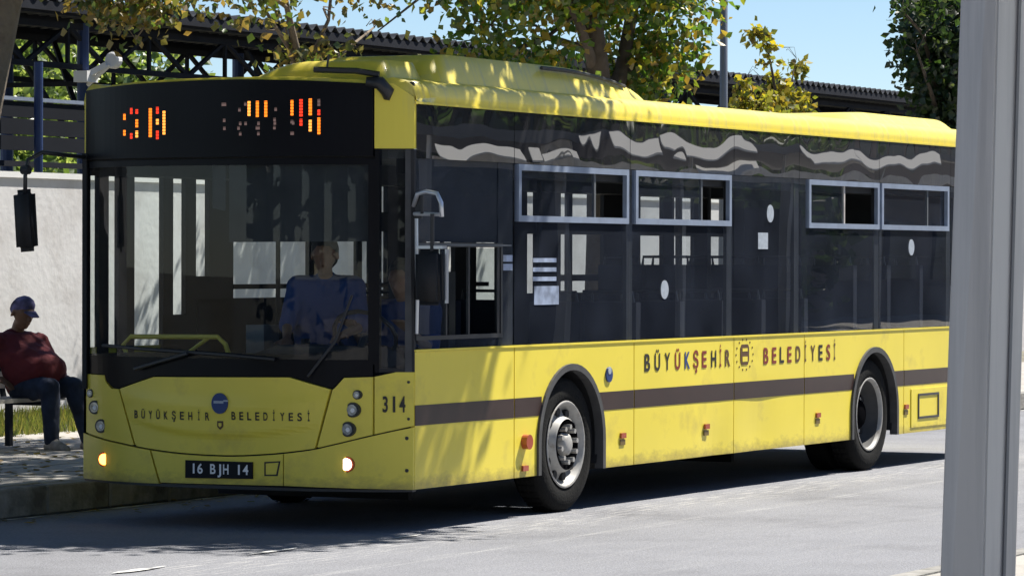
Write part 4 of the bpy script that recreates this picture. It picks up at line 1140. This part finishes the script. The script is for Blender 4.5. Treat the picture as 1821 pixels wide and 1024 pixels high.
for m_, L_ in groups.items():
    bm = bmesh.new()
    for (y, z0, z1, wd_) in L_:
        z = z0
        while z < z1:
            zz = min(z + .0165, z1); x = xf(y) - .0145
            box(bm, x, x + .002, y - wd_ / 2, y + wd_ / 2, z, zz); z += .020
    build('led_characters', bm, m_, bus)['kind'] = 'stuff'
# wipers
build('wiper', tube(bmesh.new(), [(xf(2.28) - .03, 2.28, 1.20), (xf(1.9) - .03, 1.9, 1.185), (xf(1.2) - .03, 1.2, 1.155), (xf(.85) - .03, .85, 1.13)], .012, 6), 'black_plastic', bus)
build('wiper', tube(bmesh.new(), [(xf(1.9) - .025, 1.95, 1.05), (xf(1.5) - .04, 1.5, 1.16)], .014, 6), 'black_plastic', bus)
build('wiper', tube(bmesh.new(), [(xf(.65) - .03, .62, 1.02), (xf(.45) - .04, .44, 1.25), (xf(.36) - .03, .34, 1.55)], .009, 6), 'black_plastic', bus)

# side lettering
xs = [3.66, 3.84, 4.02, 4.21, 4.39, 4.55, 4.71, 4.89, 5.02, 5.16]
cols = ['ink', 'ink', 'ink', 'ink_red', 'ink_blue', 'ink_red', 'ink_red', 'ink', 'ink_red', 'ink_brown']
word = [(c, x, .965, .098 if c != 'İ' else .03, 1, k) for c, x, k in zip('BÜYÜKŞEHİR', xs, cols)]
xs = [5.93, 6.10, 6.26, 6.42, 6.60, 6.76, 6.92, 7.09, 7.26, 7.40]
cols = ['ink_red', 'ink_red', 'ink', 'ink_red', 'ink_brown', 'ink_brown', 'ink_brown', 'ink', 'ink_red', 'ink_brown']
word += [(c, x, .965, .098 if c != 'İ' else .03, 1, k) for c, x, k in zip('BELEDİYESİ', xs, cols)]
for k in ('ink', 'ink_red', 'ink_blue', 'ink_brown'):
    letter_parts([q[:5] for q in word if q[5] == k], map_near, -.004, .130, k, bus)
s_ = build('shield_emblem', patch([(5.44, .965), (5.56, .965), (5.585, 1.0), (5.585, 1.10), (5.56, 1.125), (5.44, 1.125), (5.415, 1.10), (5.415, 1.0)], map_near, -.004, -.001, None), 'ink_brown', bus)
build('emblem_mark', B((5.45, 5.55, -.006, -.0045, 1.07, 1.095)), 'yellow', s_)
build('emblem_mark', B((5.45, 5.55, -.006, -.0045, .99, 1.03)), 'yellow', s_)
bm = bmesh.new()
for k in range(14):
    t = 2 * math.pi * k / 14; disc(bm, (5.5 + .17 * math.cos(t), -.002, 1.045 + .12 * math.sin(t)), .009, 'y', .003, 6)
build('emblem_dots', bm, 'ink_brown', bus)
build('round_badge', disc(bmesh.new(), (2.985, -.006, .955), .055, 'y', .012, 20), 'emblem_blue', bus)
build('badge_mark', disc(bmesh.new(), (2.98, -.014, .985), .028, 'y', .004, 12), 'pale_print', bus)
# side lamps
build('side_indicator', disc(bmesh.new(), (1.615, -.02, .528), .052, 'y', .05, 18), 'amber', bus, bevel=.012)
for x, z in ((1.615, .345), (3.225, .505), (4.75, .512), (7.03, .516), (9.08, .515)):
    h = build('side_marker_lamp', B((x - .042, x + .042, -.016, 0, z - .018, z + .020)), 'amber', bus, bevel=.008)
    if x > 2: build('reflector', B((x - .045, x + .04, -.008, 0, z - .068, z - .028)), 'reflector', h)
# flap at the rear
fr, hh = frame_poly(9.20, 10.15, .33, .665, .02)
build('rear_flap', patch([(9.2, .33), (10.3, .33), (10.3, .665), (9.2, .665)], map_near, -.008, .0, .3), 'yellow', bus)
build('flap_recess', patch([(9.36, .40), (9.88, .40), (9.88, .62), (9.36, .62)], map_near, -.016, -.008, None, holes=[[(9.38, .42), (9.86, .42), (9.86, .60), (9.38, .60)]]), 'rubber_grey', bus)

# ---- roof
prof = [(0.0, 2.80), (-.004, 2.85), (.012, 2.905), (.05, 2.945), (.12, 2.968), (.25, 2.982), (.6, 3.0), (1.0, 3.01), (1.275, 3.012)]
prof = prof + [(W_BUS - y, z) for y, z in prof[-2::-1]]
bm = bmesh.new(); rings = []
xsr = [None] + [.3 + i * .7 for i in range(17)]
for k, x in enumerate(xsr):
    ring = []
    for y, z in prof:
        if x is None: xx = xf(y) + .0; zz = z - (.035 if .2 < y < 2.35 else 0)
        else: xx = x; zz = z
        ring.append(bm.verts.new((xx, y, zz)))
    rings.append(ring)
for a, b in zip(rings, rings[1:]):
    for i in range(len(prof) - 1): bm.faces.new((a[i], a[i + 1], b[i + 1], b[i]))
lower = [bm.verts.new((xf(y) + .03, y, 2.79)) for y, z in prof]
for i in range(len(prof) - 1): bm.faces.new((lower[i], lower[i + 1], rings[0][i + 1], rings[0][i]))
bmesh.ops.recalc_face_normals(bm, faces=bm.faces[:])
roof = build('roof', bm, 'yellow', bus, smooth=True)
build('gutter', B((-.10 + .1, 11.5, -.010, .02, 2.797, 2.812)), 'yellow', bus)
def pod(name, x0, x1, y0, y1, h, taper_f, taper_r, zbase=2.965, seams=()):
    bm = bmesh.new(); nx, ny = 30, 16; g_ = []
    for i in range(nx + 1):
        s = i / nx; x = x0 + (x1 - x0) * s
        k = min(1, (x - x0) / taper_f) if taper_f else 1
        k2 = min(1, (x1 - x) / taper_r) if taper_r else 1
        e = math.sin(k * math.pi / 2) ** .8 * max(0, math.sin(k2 * math.pi / 2)) ** .5
        row = []
        for j in range(ny + 1):
            t = j / ny; y = y0 + (y1 - y0) * t
            a = min(1, t / .07); b = min(1, (1 - t) / .45)
            q = (math.sin(a * math.pi / 2) ** .6) * (max(0, math.sin(b * math.pi / 2)) ** .9)
            row.append(bm.verts.new((x, y, zbase - .03 + (h + .03) * e * q)))
        g_.append(row)
    for i in range(nx):
        for j in range(ny): bm.faces.new((g_[i][j], g_[i + 1][j], g_[i + 1][j + 1], g_[i][j + 1]))
    bmesh.ops.recalc_face_normals(bm, faces=bm.faces[:])
    o = build(name, bm, 'yellow', bus, smooth=True)
    for (ya, xa, xb) in seams:
        b2 = bmesh.new(); pts = []
        for i in range(13):
            x = xa + (xb - xa) * i / 12; t = (ya - y0) / (y1 - y0)
            k = min(1, (x - x0) / taper_f); k2 = min(1, (x1 - x) / taper_r)
            e = math.sin(k * math.pi / 2) ** .8 * max(0, math.sin(k2 * math.pi / 2)) ** .5
            a = min(1, t / .07); b = min(1, (1 - t) / .45)
            q = (math.sin(a * math.pi / 2) ** .6) * (max(0, math.sin(b * math.pi / 2)) ** .9)
            pts.append((x, ya, zbase - .03 + (h + .03) * e * q))
        tube(b2, pts, .014, 6); build('grille_strip', b2, 'rubber_grey', o)
    return o
pod('air_conditioner_cover', .42, 4.02, .10, 1.5, .195, .30, 1.6, seams=((.16, 2.2, 3.6), (.42, 1.8, 3.5)))
pod('roof_fairing', -.10, .48, .16, 1.3, .125, .12, .10)
pod('rear_roof_cover', 8.2, 11.2, .22, 2.3, .10, .7, .5)
build('roof_cable', tube(bmesh.new(), [(-.12, .20, 2.985), (-.16, .35, 3.01), (-.24, .62, 3.02)], .02, 6), 'black_plastic', bus)
build('antenna', tube(bmesh.new(), [(-.2, .55, 3.0), (-.2, .53, 3.12)], .007, 6), 'black_plastic', bus)
# ---- mirrors
def mirror_part(pts_arm, c, w_, h_, tilt, d=.07, am='black_plastic'):
    a = build('mirror_arm', tube(bmesh.new(), pts_arm, .015, 8), am, bus, smooth=True)
    bm = B(c[0] - d / 2, c[0] + d / 2, c[1] - w_ / 2, c[1] + w_ / 2, c[2] - h_ / 2, c[2] + h_ / 2)
    bmesh.ops.bevel(bm, geom=bm.edges[:], offset=.034, segments=5, affect='EDGES')
    bmesh.ops.rotate(bm, cent=c, matrix=Matrix.Rotation(R(tilt), 3, 'X'), verts=bm.verts[:])
    o = build('wing_mirror', bm, 'black_matte', bus, smooth=True)
    return o
mirror_part([(xf(2.5) + .02, 2.5, 2.47), (-.32, 2.68, 2.50), (-.40, 2.74, 2.45), (-.42, 2.75, 2.34), (-.42, 2.75, 2.22)], (-.42, 2.745, 2.04), .175, .42, -4)
build('mirror_joint', tube(bmesh.new(), [(-.42, 2.715, 2.38), (-.42, 2.775, 2.38)], .03, 8), 'black_plastic', bus)
mo = mirror_part([(-.0, .01, 2.13), (-.02, -.03, 2.21), (-.03, -.10, 2.225), (-.05, -.19, 2.21), (-.06, -.225, 2.15), (-.06, -.23, 2.06)], (-.05, -.135, 1.67), .205, .365, 0, am='chrome')
build('mirror_arm', tube(bmesh.new(), [(-.01, -.0, 2.08), (-.02, -.06, 2.08), (-.03, -.20, 2.075)], .013, 8), 'chrome', bus)
build('mirror_arm', tube(bmesh.new(), [(-.03, -.07, 2.2), (-.03, -.07, 2.08)], .012, 8), 'black_plastic', bus)
build('mirror_arm', tube(bmesh.new(), [(-.05, -.155, 2.08), (-.05, -.155, 1.84)], .014, 8), 'black_plastic', bus)
build('mirror_bracket', B((-.0, .02, -.05, .02, 2.05, 2.2)), 'black_plastic', bus, bevel=.008)
build('mirror_arm', tube(bmesh.new(), [(-.005, -.015, 2.05), (-.01, -.02, 1.80), (.01, -.015, 1.55), (.01, -.01, 1.30)], .012, 8), 'chrome', bus)
build('mirror_trim', B((-.055, .0, -.235, -.035, 1.853, 1.872), (-.03, .0, -.250, -.238, 1.50, 1.85)), 'chrome', bus)

# ================================================================== PEOPLE
def hull(bm, spheres, sub=2):
    b = bmesh.new()
    for p, rd in spheres:
        bmesh.ops.create_icosphere(b, subdivisions=sub, radius=rd, matrix=Matrix.Translation(Vector(p)))
    h = bmesh.ops.convex_hull(b, input=b.verts[:])
    junk = list(set(h['geom_interior'] + h['geom_unused']))
    bmesh.ops.delete(b, geom=[g_ for g_ in junk if isinstance(g_, bmesh.types.BMVert)], context='VERTS')
    me = bpy.data.meshes.new('t'); b.to_mesh(me); b.free(); bm.from_mesh(me); bpy.data.meshes.remove(me)
def fused(name, hulls, m, parent, frame, voxel=.012, smooth=2, wrinkle=0):
    """hulls in the figure's own frame; one continuous skin by voxel remesh"""
    bm = bmesh.new()
    for h in hulls: hull(bm, h)
    bm.transform(frame)
    me = bpy.data.meshes.new('t'); bm.to_mesh(me); bm.free()
    o = bpy.data.objects.new('t', me); col.objects.link(o)
    md = o.modifiers.new('r', 'REMESH'); md.mode = 'VOXEL'; md.voxel_size = voxel; md.use_smooth_shade = True
    ms = o.modifiers.new('s', 'SMOOTH'); ms.iterations = smooth; ms.factor = .5
    if wrinkle:
        tx = bpy.data.textures.new('w', 'CLOUDS'); tx.noise_scale = .09
        md2 = o.modifiers.new('d', 'DISPLACE'); md2.texture = tx; md2.strength = wrinkle; md2.mid_level = .5
    dg = bpy.context.evaluated_depsgraph_get()
    nm = bpy.data.meshes.new_from_object(o.evaluated_get(dg)); nm.name = name
    bpy.data.objects.remove(o); bpy.data.meshes.remove(me)
    nm.materials.clear()
    nm.polygons.foreach_set('use_smooth', [True] * len(nm.polygons))
    return link(name, nm, m, parent)
def hand(wr, pdir, side, curl, palm_n, s=1.):
    """palm, four curled fingers of unequal length and a thumb"""
    wr, pdir, palm_n = Vector(wr), Vector(pdir).normalized(), Vector(palm_n).normalized()
    acr = pdir.cross(palm_n).normalized() * side
    H = [[(wr, .028 * s), (wr + pdir * .045 + acr * .028, .017 * s), (wr + pdir * .085 + acr * .034, .013 * s), (wr + pdir * .085 - acr * .034, .013 * s), (wr + pdir * .045 - acr * .028, .017 * s)]]
    for i, (o_, ln) in enumerate(((.034, .072), (.012, .082), (-.011, .077), (-.033, .06))):
        b0 = wr + pdir * .088 + acr * o_; d_ = pdir.copy()
        for k in range(3):
            d_ = (d_ + palm_n * curl * .5).normalized(); l_ = ln * (.45, .32, .23)[k]
            b1 = b0 + d_ * l_; H.append([(b0, .0095 - .001 * k), (b1, .0088 - .001 * k)]); b0 = b1
    b0 = wr + pdir * .03 + acr * .03; d_ = (pdir * .6 + acr * .8).normalized()
    for k in range(2):
        b1 = b0 + d_ * .036; H.append([(b0, .0125), (b1, .0105)]); b0 = b1; d_ = (d_ + pdir * .5 + palm_n * .25).normalized()
    return H
def head(c, fwd, up, s=1.):
    c, fwd, up = Vector(c), Vector(fwd).normalized(), Vector(up).normalized(); sd_ = fwd.cross(up)
    H = [[(c + up * .035 - fwd * .01, .088 * s), (c + up * .02 + fwd * .02, .08 * s), (c - up * .05 + fwd * .035, .056 * s)],
         [(c - up * .085 + fwd * .06, .03 * s), (c - up * .04 + fwd * .035, .055 * s), (c - up * .075 - fwd * .0, .05 * s)],
         [(c + fwd * .098 + up * .012, .010 * s), (c + fwd * .114 - up * .022, .014 * s), (c + fwd * .085 - up * .028, .018 * s)],
         [(c + fwd * .09 - up * .055 + sd_ * .018, .010 * s), (c + fwd * .09 - up * .055 - sd_ * .018, .010 * s)]]
    for k in (-1, 1):
        H.append([(c + sd_ * .086 * k - fwd * .005 + up * .012, .014), (c + sd_ * .090 * k - fwd * .012 - up * .022, .010)])
        H.append([(c + sd_ * .012 * k + fwd * .086 + up * .028, .012), (c + sd_ * .045 * k + fwd * .074 + up * .030, .012)])
    return H

# --- seated man in the cap.   own frame: +X forward (street side), +Y his left, +Z up ; seat height .45
man = thing('person', 'seated man in patterned cap, maroon shirt and jeans beside the bus front', 'person', (4.52, 6.2, .20))
MS = 1.06
fdir = Vector((-.22, -1, 0)).normalized(); ldir = Vector((0, 0, 1)).cross(fdir)
FM = Matrix(((fdir.x * MS, ldir.x * 1.12, 0, 4.66), (fdir.y * MS, ldir.y * 1.12, 0, 6.06), (0, 0, 1, .18), (0, 0, 0, 1)))
hip = (0, 0, .54)
hc = Vector((-.13, -.01, 1.14)); hf = Vector((.93, -.12, -.30)); hu = Vector((.3, 0, .95))
arms = []
# right arm (camera side = his right is -Y): upper arm back, forearm forward resting on thigh
sR, eR, wR = Vector((-.20, -.22, .90)), Vector((-.34, -.30, .66)), Vector((-.08, -.27, .60))
sL, eL, wL = Vector((-.20, .22, .90)), Vector((-.16, .34, .66)), Vector((.10, .24, .60))
legs_ = []
kR, aR = Vector((.31, -.13, .545)), Vector((.34, -.14, .09))
kL, aL = Vector((.27, .15, .54)), Vector((.42, .16, .09))
body = head(hc, hf, hu) + [[((-.22, 0, .95), .052), ((-.17, 0, 1.07), .05)], [((-.2, -.16, .88), .06), ((-.2, .16, .88), .06), ((.0, -.10, .6), .09), ((.0, .10, .6), .09)],
     [(sR, .05), (eR, .038)], [(eR, .036), (wR, .026)], [(sL, .05), (eL, .038)], [(eL, .036), (wL, .026)],
     [((0, -.10, .53), .08), (kR, .05)], [(kR, .05), (aR, .035)], [((0, .10, .53), .08), (kL, .05)], [(kL, .05), (aL, .035)]]
body += hand(wR, (.8, -.05, -.35), -1, .55, (.15, -.2, -.95)) + hand(wL, (.8, -.25, -.3), 1, .5, (.15, 0, -1))
fused('body', body, 'skin_dark', man, FM, .009, 1)
shirt = [[((-.23, -.17, .90), .085), ((-.23, .17, .90), .085), ((-.17, -.10, .90), .09), ((-.17, .10, .90), .09), ((-.10, -.12, .76), .13), ((-.10, .12, .76), .13)],
         [((-.10, -.11, .78), .13), ((-.10, .11, .78), .13), ((.10, -.06, .68), .135), ((.10, .06, .68), .135), ((.09, 0, .59), .12), ((-.05, -.1, .55), .12), ((-.05, .1, .55), .12)],
         [(sR, .085), (eR, .066)], [(eR, .064), (eR.lerp(wR, .5), .055)], [(sL, .085), (eL, .066)], [(eL, .064), (eL.lerp(wL, .5), .055)],
         [((-.22, 0, .965), .072), ((-.22, .06, .92), .085), ((-.22, -.06, .92), .085)]]
fused('shirt', shirt, 'shirt_red', man, FM, .012, 2, wrinkle=.02)
fused('jeans', [[((-.03, -.10, .52), .115), ((-.03, .10, .52), .115), ((.05, -.1, .53), .105), ((.05, .10, .53), .105)],
                [((.05, -.11, .52), .105), (kR, .082)], [(kR, .080), (kR.lerp(aR, .5), .066), (aR + Vector((0, 0, .02)), .06)],
                [((.05, .11, .52), .105), (kL, .082)], [(kL, .080), (kL.lerp(aL, .5), .066), (aL + Vector((0, 0, .02)), .06)]], 'denim', man, FM, .012, 2, wrinkle=.018)
for a_ in (aR, aL):
    fused('shoe', [[(a_ + Vector((-.03, 0, -.04)), .043), (a_ + Vector((.02, 0, .0)), .042), (a_ + Vector((.10, 0, -.045)), .04), (a_ + Vector((.17, .0, -.055)), .032)]], 'shoe', man, FM, .01, 1)
cp = fused('cap', [[(hc + hu * .055 - hf * .015, .093), (hc + hu * .075, .085), (hc + hu * .03 - hf * .05, .078)],], 'cap_cloth', man, FM, .008, 1)
fused('cap_brim', [[(hc + hu * .045 + hf * .09 + Vector((0, .05, 0)), .010), (hc + hu * .045 + hf * .09 + Vector((0, -.05, 0)), .010), (hc + hu * .03 + hf * .175 + Vector((0, .03, 0)), .007), (hc + hu * .03 + hf * .175 - Vector((0, .03, 0)), .007)]], 'cap_cloth', man, FM, .006, 0)

# --- driver and a passenger leaning towards him (inside the bus)
def sitter(label, x, y, z, heading, headz, shirtm, lean, arm_t, nm='person', legs_m='trousers_dark', standing=False):
    t = thing(nm, label, 'person', (x, y, .45))
    fd = Vector((math.cos(heading), math.sin(heading), 0)); ld = Vector((0, 0, 1)).cross(fd)
    F_ = Matrix(((fd.x, ld.x, 0, x), (fd.y, ld.y, 0, y), (0, 0, 1, 0), (0, 0, 0, 1)))
    hx = lean; sz = headz - .205
    hc_ = Vector((hx + .05, 0, headz)); sho = Vector((hx * .8, 0, sz))
    hp = Vector((0, 0, z))
    sR_, sL_ = sho + Vector((0, -.19, 0)), sho + Vector((0, .19, 0))
    eR_ = sR_ + Vector((.10, -.06, -.26)); eL_ = sL_ + Vector((.10, .06, -.26))
    wR_ = Vector(arm_t[0]); wL_ = Vector(arm_t[1])
    if standing:
        lg = [[(hp + Vector((0, s * .1, 0)), .085), (Vector((.03, s * .11, (z + .45) / 2)), .06)] for s in (-1, 1)] + [[(Vector((.03, s * .11, (z + .45) / 2)), .06), (Vector((0, s * .11, .53)), .045)] for s in (-1, 1)]
        ft = [Vector((0, s * .11, .50)) for s in (-1, 1)]
    else:
        lg = [[(hp + Vector((0, s * .1, 0)), .085), (hp + Vector((.40, s * .13, .03)), .06)] for s in (-1, 1)] + [[(hp + Vector((.40, s * .13, .03)), .06), (Vector((.48, s * .13, .58)), .045)] for s in (-1, 1)]
        ft = [Vector((.48, s * .13, .54)) for s in (-1, 1)]
    b_ = head(hc_, (1, 0, -.25), (.25, 0, 1)) + [[(sho + Vector((.0, 0, .03)), .055), (hc_ - Vector((0, 0, .07)), .05)], [(sR_, .06), (sL_, .06), (hp + Vector((0, -.1, .05)), .10), (hp + Vector((0, .1, .05)), .10)], [(sR_, .05), (eR_, .04)], [(eR_, .038), (wR_, .027)], [(sL_, .05), (eL_, .04)], [(eL_, .038), (wL_, .027)]] + lg
    b_ += hand(wR_, (wR_ - eR_), -1, .6, (.3, 0, -1)) + hand(wL_, (wL_ - eL_), 1, .6, (.3, 0, -1))
    fused('body', b_, 'skin_dark', t, F_, .012, 1)
    fused('shirt', [[(sR_, .085), (sL_, .085), (hp + Vector((.03, -.1, .10)), .13), (hp + Vector((.03, .1, .10)), .13)], [(sR_, .08), (eR_, .06)], [(sL_, .08), (eL_, .06)], [(sho + Vector((0, 0, .05)), .075), (sho, .1)]], shirtm, t, F_, .014, 3, wrinkle=.006)
    fused('trousers', [[(a, ra + .02), (b, rb + .02)] for (a, ra), (b, rb) in lg] + [[(hp + Vector((0, -.1, .02)), .11), (hp + Vector((0, .1, .02)), .11)]], legs_m, t, F_, .014, 1)
    fused('hair', [[(hc_ + Vector((-.015, 0, .055)), .098), (hc_ + Vector((-.045, 0, .0)), .09)]], 'hair', t, F_, .012, 1)
    for q in ft: fused('shoe', [[(q, .045), (q + Vector((.14, 0, -.01)), .035)]], 'hair', t, F_, .014, 1)
    return t
sitter('driver in blue shirt behind the corner window of the bus', .86, .50, 1.10, math.pi, 1.64, 'shirt_blue', .06, ((.42, -.20, 1.33), (.42, .20, 1.33)))
sitter('passenger in bright blue shirt leaning forward beside the driver cab', .60, .98, 1.12, math.pi + math.pi * .12, 1.80, 'shirt_blue', .14, ((.45, -.22, 1.25), (.45, .16, 1.28)), standing=True)

# ------------------------------------------------------------------ bench
bn = thing('bench', 'slatted street bench under the seated man at the left edge', 'bench', (4.0, 6.35, .2))
for j in range(5): build('seat_slat', B(2.9, 5.0, 5.98 + j * .095, 6.055 + j * .095, .595, .625), 'bench_wood', bn)
for j in range(5): build('back_slat', B(2.9, 4.9, 6.50 + j * .018, 6.53 + j * .018, .69 + j * .085, .745 + j * .085), 'bench_wood', bn)
for x in (3.05, 4.0, 4.85):
    build('leg', B((x, x + .05, 6.0, 6.05, .2, .595), (x, x + .05, 6.44, 6.49, .2, .595), (x, x + .05, 6.05, 6.44, .55, .593)), 'steel_dark', bn)
    bm = bmesh.new(); bar(bm, (x + .025, 6.51, .56), (x + .025, 6.62, 1.15), .05, .03); build('back_support', bm, 'steel_dark', bn)
